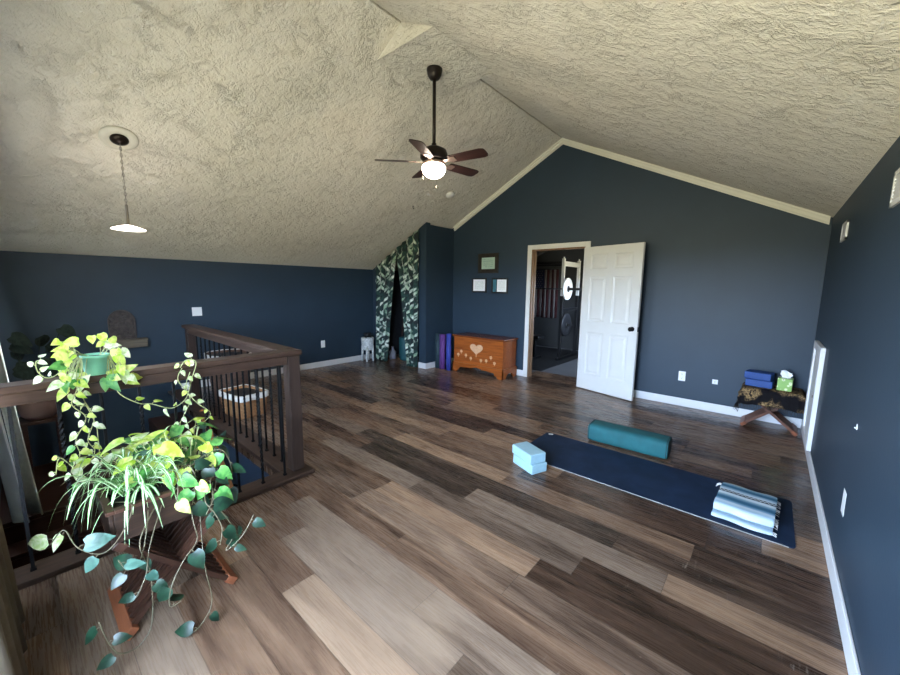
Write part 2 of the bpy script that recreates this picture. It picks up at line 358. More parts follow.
def cert(name,paper,ink,rows):
    m=N(name); c=m.new('ShaderNodeTexCoord'); sp=m.new('ShaderNodeSeparateXYZ'); m.link(c.outputs['Generated'],sp.inputs[0])
    r=m.math('FRACT',m.math('MULTIPLY',sp.outputs[2],rows)); ln=m.math('LESS_THAN',r,.3)
    seg=m.ramp(m.noise(m.coord('Generated',(9,1,rows)),1.3,2),[(.45,(0,0,0)),(.5,(1,1,1))])
    inx=m.math('LESS_THAN',m.math('ABSOLUTE',m.math('SUBTRACT',sp.outputs[0],.5)),.36); inz=m.math('LESS_THAN',m.math('ABSOLUTE',m.math('SUBTRACT',sp.outputs[2],.5)),.38)
    f=m.math('MULTIPLY',m.math('MULTIPLY',ln,seg),m.math('MULTIPLY',inx,inz)); m.col(m.mix(m.math('MULTIPLY',f,.55),paper,ink)); m.rough(.25); return m.mat
M['cert']=cert('certificate_paper',(.90,.92,.91),(.3,.36,.34),11)
M['certg']=cert('green_certificate_paper',(.42,.58,.48),(.06,.12,.16),6)
M['certt']=plain('teal_mat_board',(.04,.16,.20),.4,0,.4,14)
M['plaque']=plain('carved_plaque',(.05,.038,.034),.75,0,.6,22,.9,40)
M['plaquelight']=plain('carved_plaque_blossom',(.06,.05,.045),.75,0,.3,40)
M['shelfwood']=wood('weathered_shelf_wood',(.045,.036,.026),(.18,.15,.11),(25,2,25),.7)
M['sheer']=plain('sheer_pale_cloth',(.62,.68,.74),.9,0,.06,10,.2,40)
M['slate']=plain('closet_bin_teal',(.010,.075,.085),.6); M['jug']=plain('closet_jug_grey',(.16,.16,.19),.4)

zig(M['blanket'])
# ------------------------------------------------------------------ camera
f_px=372.256; Rw=((.757181,.653095,.011991),(.098021,-.095456,-.990596),(-.645808,.751236,-.136294))
cam=bpy.data.cameras.new('camera'); cam.sensor_width=36; cam.lens=f_px/900*36; cam.clip_start=.01
co=bpy.data.objects.new('camera',cam); C.objects.link(co)
r,d,f=(V(x) for x in Rw)
co.matrix_world=Matrix(((r.x,-d.x,-f.x,0),(r.y,-d.y,-f.y,0),(r.z,-d.z,-f.z,H),(0,0,0,1)))
bpy.context.scene.camera=co
def at(u,w,axis,val):
    q=r*((u-450)/f_px)+d*((w-337.5)/f_px)+f; o=V((0,0,H)); i='xyz'.index(axis); return o+q*((val-o[i])/q[i])

# ------------------------------------------------------------------ shell
m=MB(); m.bb(XS,XR+.1,YN-.1,YB+.12,-.25,0); m.bb(XL-.1,XS,YS,YB+.12,-.25,0)
struct(m.build('floor',M['floor']),'brown and grey wood plank floor of the loft','floor')
def pieces(mb, xs, y0, y1, fn):
    """wall pieces between successive x breaks; fn(x0,x1) -> list of (z0, z1 or None for the roof line)"""
    for a,b in zip(xs,xs[1:]):
        for z0,z1 in fn(a,b):
            if z1 is None: mb.prism([(a,z0),(b,z0),(b,roof(b)+.02),(a,roof(a)+.02)],'y',y0,y1)
            else: mb.bb(a,b,y0,y1,z0,z1)
DX0,DX1,DH=-2.915,-2.070,2.035
m=MB(); pieces(m,[XL-.1,DX0,XM,DX1,XR+.1],YB,YB+.12,lambda a,b: [(DH,None)] if (a>=DX0-.001 and b<=DX1+.001) else [(0,None)])
struct(m.build('wall_back',M['blue']),'navy blue gable wall with the doorway','wall')
m=MB(); m.bb(XR,XR+.1,YN-.1,YB,0,ZE+.05); struct(m.build('wall_right',M['blue']),'navy blue knee wall along the right side','wall')
m=MB(); m.bb(XL-.1,XL,YN-.1,YB,-2.7,ZL+.05); struct(m.build('wall_left',M['blue']),'navy blue low wall behind the stairwell','wall')
W0=(-5.30,-4.75,.05,1.45); W1=(-3.65,-2.85,1.00,1.95); W2=(-2.48,-.30,.32,2.06)  # W0 is an added window, put in to backlight the grey curtain
def nearfn(a,b):
    z0=-2.7 if b<=XS+.001 else 0
    for w in (W0,W1,W2):
        if a>=w[0]-.001 and b<=w[1]+.001: return [(z0,w[2]),(w[3],None)]
    return [(z0,None)]
m=MB(); pieces(m,[XL-.1,W0[0],W0[1],W1[0],W1[1],XS,XM-.001,W2[0],W2[1],XR+.1],YN-.12,YN,nearfn)
struct(m.build('wall_near',M['blue']),'navy blue window wall behind the camera','wall')
for k,(x0,x1,z0,z1) in enumerate((W1,W2,W0)):
    lb=('white framed window at the end of the railing','white framed window behind the camera','added unseen window that makes the grey curtain over the landing glow')[k]; wn_=('window_1','window_2','window_added_backlight')[k]
    t=struct(thing(wn_,lb,'window',((x0+x1)/2,YN-.06,z0)),lb,'window')
    hw=(x1-x0)/2; hh=z1-z0; fm=MB()
    fm.bb(-hw,-hw+.05,-.04,.03,0,hh); fm.bb(hw-.05,hw,-.04,.03,0,hh); fm.bb(-hw,hw,-.04,.03,0,.05); fm.bb(-hw,hw,-.04,.03,hh-.05,hh); fm.bb(-hw,hw,-.03,.02,hh/2-.02,hh/2+.02); fm.bb(-.025,.025,-.03,.02,0,hh)
    fm.build('window_frame',M['white'],t)
    MB().bb(-hw+.05,hw-.05,-.006,-.002,.05,hh-.05).build('glass_pane',M['glass'],t)
    MB().bb(-hw-.03,hw+.03,.06,.085,-.03,0).build('window_sill',M['white'],t)
    ld=bpy.data.lights.new('daylight_portal','AREA'); ld.shape='RECTANGLE'; ld.size=x1-x0; ld.size_y=hh; ld.cycles.is_portal=True
    lo=bpy.data.objects.new('window_daylight',ld); C.objects.link(lo); lo.location=((x0+x1)/2,YN-.13,(z0+z1)/2); lo.rotation_euler=(-pi/2,0,pi)
# ceilings: two sloping slabs that meet at a narrow ridge joint, a dropped flat panel across the ridge
m=MB(); g=.010
m.prism([(XL-.15,roof(XL)-.15*SL),(XM-g,ZR-g*SL),(XM-g,ZR+.14),(XL-.15,ZL+.02)],'y',YN-.15,YB+.15)
m.prism([(XM+g,ZR-g*SR),(XR+.15,ZE-.15*SR),(XR+.15,ZE+.06),(XM+g,ZR+.14)],'y',YN-.15,YB+.15)
m.bb(XM-.2,XM+.2,YN-.15,YB+.15,ZR+.05,ZR+.2)
ZP=3.40; m.prism([(XM-(ZR-ZP)/SL-.012,ZP),(XM+(ZR-ZP)/SR+.012,ZP),(XM,ZR+.01)],'y',2.255,3.065)
struct(m.build('ceiling',M['ceil']),'textured off-white vaulted ceiling','ceiling')
# stairwell
struct(MB().bb(XL,XS,YS,YS+.1,-2.45,-.26).build('wall_stairwell',M['bluedark']),'blue wall below the floor edge inside the stairwell','wall')
struct(MB().bb(XS,XS+.1,YN,YS,-2.45,-.26).build('wall_stairwell_end',M['bluedark']),'blue end wall of the stairwell below the floor edge','wall')
m=MB(); m.bb(XL,XS,YN,YS,-2.45,-2.3); struct(m.build('floor_lower',M['gymfloor']),'lower floor at the foot of the stairs','floor')
t=thing('staircase','dark brown wooden stairs and landing going down below the railing','stairs',(XL,0,-.57))
MB().bb(0.005,1.29,YN+.005,YS-.005,-.06,0).build('landing',M['tread'],t,bevel=.004)
MB().bb(0.005,.88,.97,YS-.005,.001,.28).build('step',M['tread'],t,bevel=.004)
for k in range(8):
    a=MB().bb(1.27+.235*k,1.53+.235*k,YN+.005,YS-.005,-.19*(k+1)-.035,-.19*(k+1)).build('step',M['tread'],t,bevel=.004)
    MB().bb(1.285+.235*k,1.30+.235*k,YN+.01,YS-.01,-.19*(k+1)+.001,-.19*k-.036).build('riser',M['tread'],t)
hr=thing('stair_handrail','orange brown sloping wooden handrail on the stairwell wall','handrail',(0,0,0))
a,b=V((-4.78,YS-.09,.02)),V((-3.3,YS-.09,-1.20)); MB().bar(a,b,.045,.06).build('rail',M['orangewood'],hr,bevel=.008)
for t_ in (.12,.5,.88):
    p=a.lerp(b,t_); MB().cyl(p,(p.x,YS-.001,p.z-.05),.008).build('bracket',M['black'],hr)
# baseboards and trim
def bbd(name,x0,x1,y0,y1,label): struct(MB().bb(x0,x1,y0,y1,.001,.10).build(name,M['white'],bevel=.003),label,'baseboard')
bbd('baseboard_right',XR-.013,XR-.001,YN+.002,YB-.014,'white baseboard along the right wall')
bbd('baseboard_back',-1.995,XR-.001,YB-.013,YB-.001,'white baseboard right of the open door')
bbd('baseboard_back_left',XC+.014,-2.99,YB-.013,YB-.001,'white baseboard behind the wooden chest')
bbd('baseboard_left',XL+.001,XL+.013,YS+.02,YC-.03,'white baseboard along the left wall')
m=MB(); m.bb(-4.70,XC+.013,YC-.013,YC-.001,.001,.10); m.bb(XC+.001,XC+.013,YC-.001,YB-.002,.001,.10)
struct(m.build('baseboard_closet',M['white']),'white baseboard round the closet corner','baseboard')
# crown along the rake
m=MB()
for (x0,x1,s) in ((XC+.02,XM,SL),(XM,XR-.02,-SR)):
    for a,b,t_ in ((0,.022,.040),(.022,.060,.026),(.060,.078,.014)):
        m.prism([(x0,roof(x0)-a-.001),(x1,roof(x1)-a-.001),(x1,roof(x1)-b),(x0,roof(x0)-b)],'y',YB-t_,YB-.001)
struct(m.build('trim_crown',M['crown']),'cream crown moulding up the gable','trim')
# door casing, jamb
m=MB(); w=.07
m.bb(DX0-w,DX0,YB-.02,YB-.001,.001,DH+w); m.bb(DX1,DX1+w,YB-.02,YB-.001,.001,DH+w); m.bb(DX0,DX1,YB-.02,YB-.001,DH,DH+w)
struct(m.build('trim_door',M['door'],bevel=.004),'white casing round the doorway','trim')
m=MB(); m.bb(DX0,DX0+.018,YB-.001,YB+.12,.001,DH); m.bb(DX1-.018,DX1,YB-.001,YB+.12,.001,DH); m.bb(DX0+.018,DX1-.018,YB-.001,YB+.12,DH-.018,DH)
m.bb(DX0+.018,DX0+.03,YB+.05,YB+.085,.001,DH-.02)
struct(m.build('trim_jamb',M['jambwood']),'bare wood jamb inside the doorway','trim')
# the open six panel door
dv=V((-1.241+2.064,5.081-5.299,0)); ang=math.atan2(dv.y,dv.x)
t=thing('door_1','white six-panel door standing open against the blue wall','door',(-2.064,5.300,.012),ang); t['kind']='structure'
DW,DT,DZ=.845,.035,2.005
m=MB(); cols=((.115,.375),(.47,.73)); rows=((.22,.83),(.98,1.60),(1.70,1.90))
xs=[0,.115,.375,.47,.73,DW]; zs=[0,.22,.83,.98,1.60,1.70,1.90,DZ]
holes={(1,1),(3,1),(1,3),(3,3),(1,5),(3,5)}
for i in range(5):
    for j in range(7):
        if (i,j) not in holes: m.bb(xs[i],xs[i+1],-DT/2,DT/2,zs[j],zs[j+1])
        else:
            x0,x1,z0,z1=xs[i],xs[i+1],zs[j],zs[j+1]
            m.bb(x0,x1,-.009,.009,z0,z1)
            for sg in (-1,1):
                o=[(x0,z0),(x1,z0),(x1,z1),(x0,z1)]; e=.035; q=[(x0+e,z0+e),(x1-e,z0+e),(x1-e,z1-e),(x0+e,z1-e)]; e2=.055; q2=[(x0+e2,z0+e2),(x1-e2,z0+e2),(x1-e2,z1-e2),(x0+e2,z1-e2)]
                vs=[(a,sg*.009,b) for a,b in q]+[(a,sg*.0155,b) for a,b in q2]
                m.add(vs,[(0,1,5,4),(1,2,6,5),(2,3,7,6),(3,0,4,7),(4,5,6,7)])
                vs=[(a,sg*.0175,b) for a,b in o]+[(a,sg*.009,b) for a,b in [(x0+.014,z0+.014),(x1-.014,z0+.014),(x1-.014,z1-.014),(x0+.014,z1-.014)]]
                m.add(vs,[(0,1,5,4),(1,2,6,5),(2,3,7,6),(3,0,4,7)])
m.build('door_panel',M['door'],t)
q=Matrix.Rotation(pi/2,3,'X')
kb=MB().lathe([(.030,0),(.030,.006),(.012,.010),(.012,.030),(.026,.040),(.029,.052),(.020,.064),(0,.067)],20,(DW-.065,-DT/2,.93),q)
kb.lathe([(.030,0),(.030,.006),(.012,.010),(.012,.022),(.024,.030),(.026,.040),(.018,.050),(0,.053)],20,(DW-.065,DT/2,.93),Matrix.Rotation(-pi/2,3,'X'))
k=kb.build('door_knob',M['black'],t); k['label']='dark bronze knob'
MB().bb(DW,DW+.002,-.012,.012,.90,.96).build('latch_plate',M['black'],t)
for z in (.2,1.0,1.8): MB().cyl((-.006,.012,z-.045),(-.006,.012,z+.045),.006).build('hinge',M['nickel'],t)
# closet: front face right of the curtain, side wall, interior
CX0,CX1=-5.86,-4.70
def rf(x): return roof(x)+.02
m=MB()
m.prism([(CX1,0),(XC,0),(XC,rf(XC)),(CX1,rf(CX1))],'y',YC,YC+.1)
m.bb(XC-.1,XC,YC+.1,YB,0,roof(XC-.1)+.02)
m.prism([(XL,0),(CX0,0),(CX0,rf(CX0)),(XL,rf(XL))],'y',YC,YC+.1)
struct(m.build('wall_closet',M['blue']),'navy blue closet wall jutting out beside the leaf curtains','wall')
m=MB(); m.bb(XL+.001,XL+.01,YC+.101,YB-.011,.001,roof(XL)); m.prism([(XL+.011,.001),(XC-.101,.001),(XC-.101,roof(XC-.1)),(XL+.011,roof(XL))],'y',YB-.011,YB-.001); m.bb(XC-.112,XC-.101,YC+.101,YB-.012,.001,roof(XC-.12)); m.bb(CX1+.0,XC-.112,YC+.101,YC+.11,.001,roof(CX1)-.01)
struct(m.build('wall_closet_shade',M['closetdark']),'added dark lining carrying the shade inside the closet','wall')  # near-black sheets added inside, standing in for the closet's shade
# ------------------------------------------------------------------ curtains
def drape(name,mat,top,bot,n=6,amp=.03,seed=0,parent=None,solid=.006,gather=.5,zt=None,hem=0):
    """top/bot: ((x0,y0,z0),(x1,y1,z1)) edges; folds perpendicular to the edge"""
    t0,t1=V(top[0]),V(top[1]); b0,b1=V(bot[0]),V(bot[1]); rd=random.Random(seed); ph=rd.uniform(0,6)
    ed=(b1-b0); nrm=V((-ed.y,ed.x,0)).normalized()
    def fn(u,v):
        a=t0.lerp(t1,u); b=b0.lerp(b1,u); p=a.lerp(b,v)
        s=sin(2*pi*n*u+ph+.7*sin(2*pi*u+1.3))*(.55+.45*v)+.25*sin(2*pi*n*2.1*u+ph*2)*(1-v)
        return p+nrm*(amp*s)+V((0,0,hem*sin(2*pi*n*u+ph)*v*v))
    return MB().grid(fn,n*14,14).build(name,mat,parent,solid=solid)
# leaf-print pair in the closet opening (bottoms pulled apart into an inverted V)
yq=YC-.045
cl=thing('leaf_print_curtain','left green palm-leaf print curtain panel in the closet opening','curtain',(-5.6,yq,0),0,'leaf print curtains on the closet')
def leafpanel(parent,x_out,x_in,xb_out,xb_in,seed):
    rd=random.Random(seed); n=4; ph=rd.uniform(0,6); px=parent.location.x
    def fn(u,v):
        xt=x_out+(x_in-x_out)*u; xb=xb_out+(xb_in-xb_out)*u
        e=v**1.15; zt=roof(xt)-.03
        # the inner edge stays closed near the top, then sweeps open
        e=max(0,(v-.10)/.90)**.75
        x=xt+(xb-xt)*e; z=zt+(.012-zt)*v
        return V((x-px, .032*sin(2*pi*n*u+ph)*(.5+.5*v)-.02*v, z))
    return MB().grid(fn,64,26).build('cloth',M['palm'],parent,solid=.005)
leafpanel(cl,-5.86,-5.26,-5.84,-5.52,3)
cr=thing('leaf_print_curtain','right green palm-leaf print curtain panel beside the closet corner','curtain',(-4.9,yq,0),0,'leaf print curtains on the closet')
leafpanel(cr,-5.24,-4.66,-4.93,-4.69,9)
# window curtains on the near wall
t=thing('window_curtain','long grey linen curtain hanging beside the stairwell window','curtain',(-5.0,-.15,-.5))
drape('cloth',M['greycurt'],((-.55,-.06,2.2),(.50,-.05,2.35)),((-.62,.03,-.02),(.55,.085,.02)),5,.04,4,t)
t=thing('sheer_curtain','pale bluish white curtain bunched at the far left under the railing','curtain',(-4.1,-.20,-.55))
drape('cloth',M['sheer'],((-.2,-.05,2.2),(.1,-.05,2.2)),((-.35,.04,.34),(.25,.075,.30)),4,.035,8,t)
t=thing('floor_length_curtain','brown linen curtain at the bottom left corner near the window','curtain',(-1.95,-.17,0))
drape('cloth',M['browncurt'],((-.42,-.06,2.15),(.38,-.06,2.15)),((-.45,.02,.01),(.42,.035,.01)),5,.04,5,t)
# ------------------------------------------------------------------ stair railing
rl=thing('stair_railing','dark stained wood railing with black iron balusters round the stairwell','railing',(0,0,0))
ZT=.975; xr_=-2.66; yr_=1.29
m=MB(); m.bb(xr_-.07,xr_+.055,YN+.01,yr_+.06,ZT-.036,ZT); m.build('top_rail',M['railwood'],rl,bevel=.007)
m=MB(); m.bb(xr_-.04,xr_+.045,YN+.01,yr_-.052,ZT-.095,ZT-.037); m.build('lower_rail',M['railwood'],rl,bevel=.003)
m=MB(); m.bb(-5.16,xr_-.071,yr_-.07,yr_+.065,ZT-.036,ZT); m.build('top_rail',M['railwoodx'],rl,bevel=.007)
m=MB(); m.bb(-5.05,xr_-.052,yr_-.04,yr_+.04,ZT-.095,ZT-.037); m.build('lower_rail',M['railwoodx'],rl,bevel=.003)
m=MB(); m.box((xr_,yr_,.495),(.088,.088,.885)); m.build('newel_post',M['postwood'],rl,bevel=.005)
m=MB(); m.box((-5.10,yr_,.495),(.088,.088,.885)); m.build('newel_post',M['postwood'],rl,bevel=.005)
m=MB(); m.bb(XS-.17,XS-.005,YN+.01,YS+.055,.001,.028); m.bb(XS-.035,XS-.005,YN+.01,YS,-.13,0); m.build('base_board',M['railwood'],rl,bevel=.004)
m=MB(); m.bb(-5.98,XS-.171,YS-.14,YS+.055,.001,.028); m.bb(-5.98,XS-.04,YS-.02,YS-.002,-.16,0); m.build('base_board',M['railwoodx'],rl,bevel=.004)
def balmesh(tw):
    h=ZT-.095-.028; mb=MB(); s=.0065
    zs=[0]; vs=[]; fs=[]; n=64 if tw else 2
    for i in range(n+1):
        z=h*i/n; a=0
        if tw:
            k=min(max((z-.10)/(h-.20),0),1); a=k*2*pi*5
        rr=s*1.42*(1.12 if (tw and .10<z<h-.10) else 1)
        for q in range(4): vs.append((rr*cos(a+pi/4+q*pi/2),rr*sin(a+pi/4+q*pi/2),z))
    for i in range(n):
        for q in range(4): fs.append((i*4+q,i*4+(q+1)%4,i*4+4+(q+1)%4,i*4+4+q))
    mb.add(vs,fs); mb.box((0,0,.006),(.022,.022,.012)); return mb
bp=balmesh(False).build('baluster',M['black'],rl); bt=balmesh(True).build('baluster',M['black'],rl)
pos=[(xr_,1.2-.159*k) for k in range(10)]+[(-2.75-.143*k,yr_) for k in range(16)]
first={0:bp,1:bt}; used=set()
for i,(x,y) in enumerate(pos):
    k=1 if i%2==0 else 0
    if i<10: k=1 if i%2 else 0
    o=first[k] if k not in used else first[k].copy()
    if k in used: C.objects.link(o); o.parent=rl
    used.add(k); o.location=(x,y,.028)
for (x,y) in ((XS-.01,yr_-.14),): pass
# ------------------------------------------------------------------ ceiling fan
FX,FY=-2.52,2.67
t=thing('ceiling_fan','dark bronze five-blade ceiling fan with a lit glass bowl','ceiling fan',(FX,FY,2.60))
MB().lathe([(.016,.10),(.016,.72)],14).build('downrod',M['bronze'],t)
MB().lathe([(.020,.705),(.042,.715),(.062,.745),(.071,.785),(.072,.7985),(0,.7985)],24).build('canopy',M['bronze'],t)
MB().lathe([(0,.168),(.022,.165),(.022,.14),(.06,.132),(.115,.105),(.128,.07),(.128,.035),(.11,.018),(.09,.010),(0,.010)],32).build('motor_housing',M['bronze'],t)
MB().lathe([(.085,.009),(.105,-.004),(.105,-.022),(.09,-.030),(0,-.030)],32).build('switch_housing',M['pink'],t)
bl=[]
for k in range(5):
    a=radians(9+72*k); rot=Matrix.Rotation(a,3,'Z')@Matrix.Rotation(radians(-13),3,'X')
    m=MB(); sh=[(.17,-.048),(.19,-.056),(.50,-.066),(.535,-.055),(.545,-.03),(.545,.03),(.535,.055),(.50,.066),(.19,.056),(.17,.048)]
    n=len(sh); vs=[rot@V((x,y,-.003)) for x,y in sh]+[rot@V((x,y,.003)) for x,y in sh]
    m.add(vs,[tuple(range(n-1,-1,-1)),tuple(range(n,2*n))]+[(i,(i+1)%n,(i+1)%n+n,i+n) for i in range(n)])
    b=m.build('blade',M['blade'],t)
    m=MB(); r2=Matrix.Rotation(a,3,'Z')
    sh=[(.08,-.022),(.15,-.014),(.19,-.040),(.235,-.030),(.235,.030),(.19,.040),(.15,.014),(.08,.022)]; n=len(sh)
    vs=[rot@V((x,y,-.0075)) for x,y in sh]+[rot@V((x,y,-.0035)) for x,y in sh]
    m.add(vs,[tuple(range(n-1,-1,-1)),tuple(range(n,2*n))]+[(i,(i+1)%n,(i+1)%n+n,i+n) for i in range(n)]); m.build('blade_bracket',M['pink'],b)
bw=MB().lathe([(.102,-.031),(.112,-.045),(.110,-.075),(.092,-.108),(.06,-.132),(.025,-.143),(0,-.144)],32).build('light_bowl',M['bowl'],t); bw['label']='lit white glass bowl'
for sx,sy,l in ((.085,-.05,.20),(-.06,-.085,.10)):
    m=MB(); m.cyl((sx,sy,-.03),(sx,sy,-.03-l),.0016,6); m.lathe([(.002,-.03-l),(.006,-.04-l),(.006,-.055-l),(0,-.06-l)],8,(sx,sy,0)); m.build('pull_chain',M['nickel'],t)
# ------------------------------------------------------------------ pendant lamp
PX,PY=-4.27,.69; PZ=roof(PX)
t=thing('pendant_lamp','lit saucer pendant lamp hanging on a chain over the stairwell','pendant lamp',(PX,PY,PZ))
tilt=Matrix.Rotation(-math.atan(SL),3,'Y')
MB().lathe([(.130,-.001),(.130,-.008),(.120,-.016),(.09,-.018),(.08,-.013),(0,-.013)],40,(0,0,0),tilt).build('ceiling_medallion',M['medal'],t)
MB().lathe([(.062,-.014),(.062,-.024),(.046,-.038),(.020,-.050),(0,-.052)],28,(0,0,0),tilt).build('canopy',M['bronze'],t)
m=MB(); z0=-.05; z1=1.985-PZ+.12; n=int((z0-z1)/.026)
for k in range(n):
    c=V((.018,0,z0-.013-k*(z0-z1)/n)); a=(pi/2)*(k%2)
    pts=[c+V((.0075*cos(q)*cos(a),.0075*cos(q)*sin(a),.0165*sin(q))) for q in [2*pi*i/10 for i in range(10)]]
    m.tube(pts,.0024,5,0,True)
m.build('chain',M['nickel'],t)
MB().cyl((.018,0,z0),(.018,0,z1),.0022,6).build('lamp_cord',M['nickel'],t)
zs=1.925-PZ
MB().lathe([(.005,z1-zs+.01),(.010,z1-zs),(.011,.03),(.022,.024),(.026,.012),(0,.012)],20,(.018,0,zs)).build('socket_cup',M['nickel'],t)
sh=MB().lathe([(.028,.012),(.05,.008),(.09,-.006),(.116,-.018),(.114,-.022),(.085,-.018),(.04,-.027),(0,-.032)],36,(.018,0,zs)).build('glass_shade',M['pendglow'],t); sh['label']='lit white glass saucer'
# smoke detector + hook on the ceiling
def onceil(x,y): return V((x,y,roof(x)))
tag(MB().lathe([(.07,-.001),(.07,-.020),(.058,-.036),(.025,-.044),(0,-.044)],24,(0,0,0),tilt).build('smoke_detector',M['plastic'],None,onceil(-3.885,4.48)),'small round white smoke detector on the sloping ceiling','smoke detector')
tag(MB().tube(smooth([(0,0,-.002),(0,0,-.03),(.012,0,-.045),(.02,0,-.03)],4),.0035,6).lathe([(.012,-.001),(.01,-.006),(0,-.007)],10).build('ceiling_hook',M['black'],None,onceil(-4.263,4.062)),'small black hook screwed into the ceiling near the closet','hook')
# ------------------------------------------------------------------ wall things
def frame(name,label,x0,x1,z0,z1,fw,fm,inner,group,extra=None):
    cx,cz=(x0+x1)/2,(z0+z1)/2; t=thing(name,label,'picture frame',(cx,YB-.001,cz),0,group); a,b=(x1-x0)/2,(z1-z0)/2
    m=MB(); m.bb(-a,-a+fw,-.022,0,-b,b); m.bb(a-fw,a,-.022,0,-b,b); m.bb(-a+fw,a-fw,-.022,0,b-fw,b); m.bb(-a+fw,a-fw,-.022,0,-b,-b+fw)
    m.build('frame',fm,t,bevel=.003); MB().bb(-a+fw,a-fw,-.008,-.003,-b+fw,b-fw).build('backing',M['dark'],t)
    for nm,mat,(p,q,rr,s) in inner: MB().bb(-a+fw+p,-a+fw+q,-.0105,-.0085,-b+fw+rr,-b+fw+s).build(nm,mat,t)
    return t
frame('framed_certificate','green certificate in a wide dark frame, hung above the two others',-3.946,-3.531,1.686,2.018,.066,M['framebrn'],[('certificate',M['certg'],(.004,.279,.004,.196))],'framed certificates on the blue wall')
frame('framed_certificate','white certificate in a thin black frame, lower left of the trio over the chest',-4.075,-3.762,1.352,1.606,.024,M['frameblk'],[('certificate',M['cert'],(.003,.262,.003,.203))],'framed certificates on the blue wall')
frame('framed_certificate','white certificate with a teal side band in a black frame, nearest the doorway',-3.655,-3.332,1.346,1.604,.024,M['frameblk'],[('side_band',M['certt'],(.003,.070,.003,.207)),('certificate',M['cert'],(.085,.272,.003,.207))],'framed certificates on the blue wall')
def outlet(name,label,cat,loc,rz,w=.075,h=.12,kind='outlet'):
    t=thing(name,label,cat,loc,rz)
    MB().bb(-w/2,w/2,-.006,0,-h/2,h/2).build('cover_plate',M['plastic'],t,bevel=.002)
    if kind=='outlet':
        for s in (-1,1):
            r_=MB().box((0,-.007,s*.025),(.034,.003,.030)).build('receptacle',M['plastic'],t,bevel=.001)
            MB().box((-.006,-.009,s*.025+.003),(.0025,.0015,.009)).box((.006,-.009,s*.025+.003),(.0025,.0015,.009)).box((0,-.009,s*.025-.008),(.005,.0015,.005)).build('slots',M['dark'],r_)
    elif kind=='switch':
        for s in (-.023,.023): MB().box((s,-.010,0),(.010,.010,.022),Matrix.Rotation(.35,3,'X')).build('toggle',M['plastic'],t)
    else: MB().cyl((0,-.006,0),(0,-.014,0),.006,10).build('jack',M['nickel'],t)
    return t
outlet('wall_outlet','white wall outlet on the back wall beside the open door','outlet',(-.761,YB-.001,.38),0)
outlet('cable_jack','small white cable jack plate on the back wall left of the blue blocks','wall plate',(-.421,YB-.0002,.366),0,.055,.055,'jack')
outlet('wall_outlet','white wall outlet low on the right wall','outlet',(XR-.001,2.63,.397),pi/2,.085,.125)
outlet('wall_outlet','white wall outlet on the left wall near the closet','outlet',(XL+.001,3.497,.408),-pi/2,.08,.125)
outlet('light_switch','white double light switch on the left wall above the railing','light switch',(XL+.001,1.612,1.068),-pi/2,.118,.12,'switch')
t=thing('wall_hook','tiny white adhesive hook on the right wall','hook',(XR-.001,2.603,.803)); MB().bb(-.003,0,-.005,.005,-.013,.013).build('back_plate',M['plastic'],t); MB().tube(smooth([(-.003,0,-.006),(-.007,0,-.008),(-.008,0,-.002)],4),.0018,6).build('prong',M['plastic'],t)
def vent(label,y0,y1,z0,z1):
    t=thing('wall_vent',label,'vent',(XR-.001,(y0+y1)/2,(z0+z1)/2),0,'white vents high on the right wall'); a,b=(y1-y0)/2,(z1-z0)/2; m=MB()
    m.bb(-.012,0,-a,-a+.02,-b,b); m.bb(-.012,0,a-.02,a,-b,b); m.bb(-.012,0,-a,a,-b,-b+.02); m.bb(-.012,0,-a,a,b-.02,b); m.build('frame',M['white'],t)
    m=MB()
    for k in range(7): m.box((-.006,0,-b+.03+k*(2*b-.06)/6),(.012,2*a-.04,.003),Matrix.Rotation(.6,3,'Y'))
    m.build('louvers',M['white'],t); MB().bb(-.003,-.001,-a+.02,a-.02,-b+.02,b-.02).build('duct_opening',M['dark'],t)
vent('small white wall vent high on the right wall near the back corner',4.05,4.32,1.835,1.975)
vent('white wall vent high on the right wall at the edge of the photo',2.34,2.635,1.83,1.985)
# access hatch on right wall
t=thing('access_hatch','white low attic access hatch on the right wall by the small table','hatch',(XR-.001,4.585,.105))
m=MB(); m.bb(-.032,0,-.315,-.25,0,.885); m.bb(-.032,0,.25,.315,0,.885); m.bb(-.032,0,-.25,.25,.82,.885); m.bb(-.032,0,-.25,.25,0,.06); m.build('casing',M['white'],t,bevel=.004)
MB().bb(-.018,0,-.248,.248,.062,.818).build('hatch_panel',M['white'],t); MB().cyl((-.018,-.2,.45),(-.034,-.2,.45),.012).build('hatch_knob',M['nickel'],t)
# plaque and its ledge on the left wall
sh=thing('wall_ledge','weathered wood ledge on the dark left wall under the arched plaque','shelf',(XL+.001,.81,.66))
MB().bb(0,.10,-.225,.225,.085,.105).build('shelf_board',M['shelfwood'],sh); MB().bb(0,.09,-.22,.22,0,.084).build('shelf_front',M['shelfwood'],sh,bevel=.003)
pl=thing('arched_plaque','dark carved arch-shaped plaque standing on the wall ledge','plaque',(XL+.03,.81,.767))
def arch(a,b,n=14): return [(-a,0),(a,0),(a,b*.62)]+[(a*cos(q*pi/n),b*.62+b*.38*sin(q*pi/n)) for q in range(1,n)]+[(-a,b*.62)]
MB().prism(arch(.115,.345),'x',-.012,.008).build('carved_panel',M['plaque'],pl)
m=MB(); pts=[(.012,y,z) for y,z in arch(.122,.352)]; m.tube(pts,.009,6,0,True); m.build('rim',M['plaquelight'],pl)
rd=random.Random(3)
for k in range(20):
    m=MB(); y,z=rd.uniform(-.09,.09),rd.uniform(.03,.30)
    for q in range(5):
        a=q*2*pi/5+k; m.lathe([(.011,0),(.008,.005),(0,.006)],7,(.008,y+.010*cos(a),z+.010*sin(a)),Matrix.Rotation(pi/2,3,'Y'))
    m.build('carved_flower',M['plaquelight'],pl)
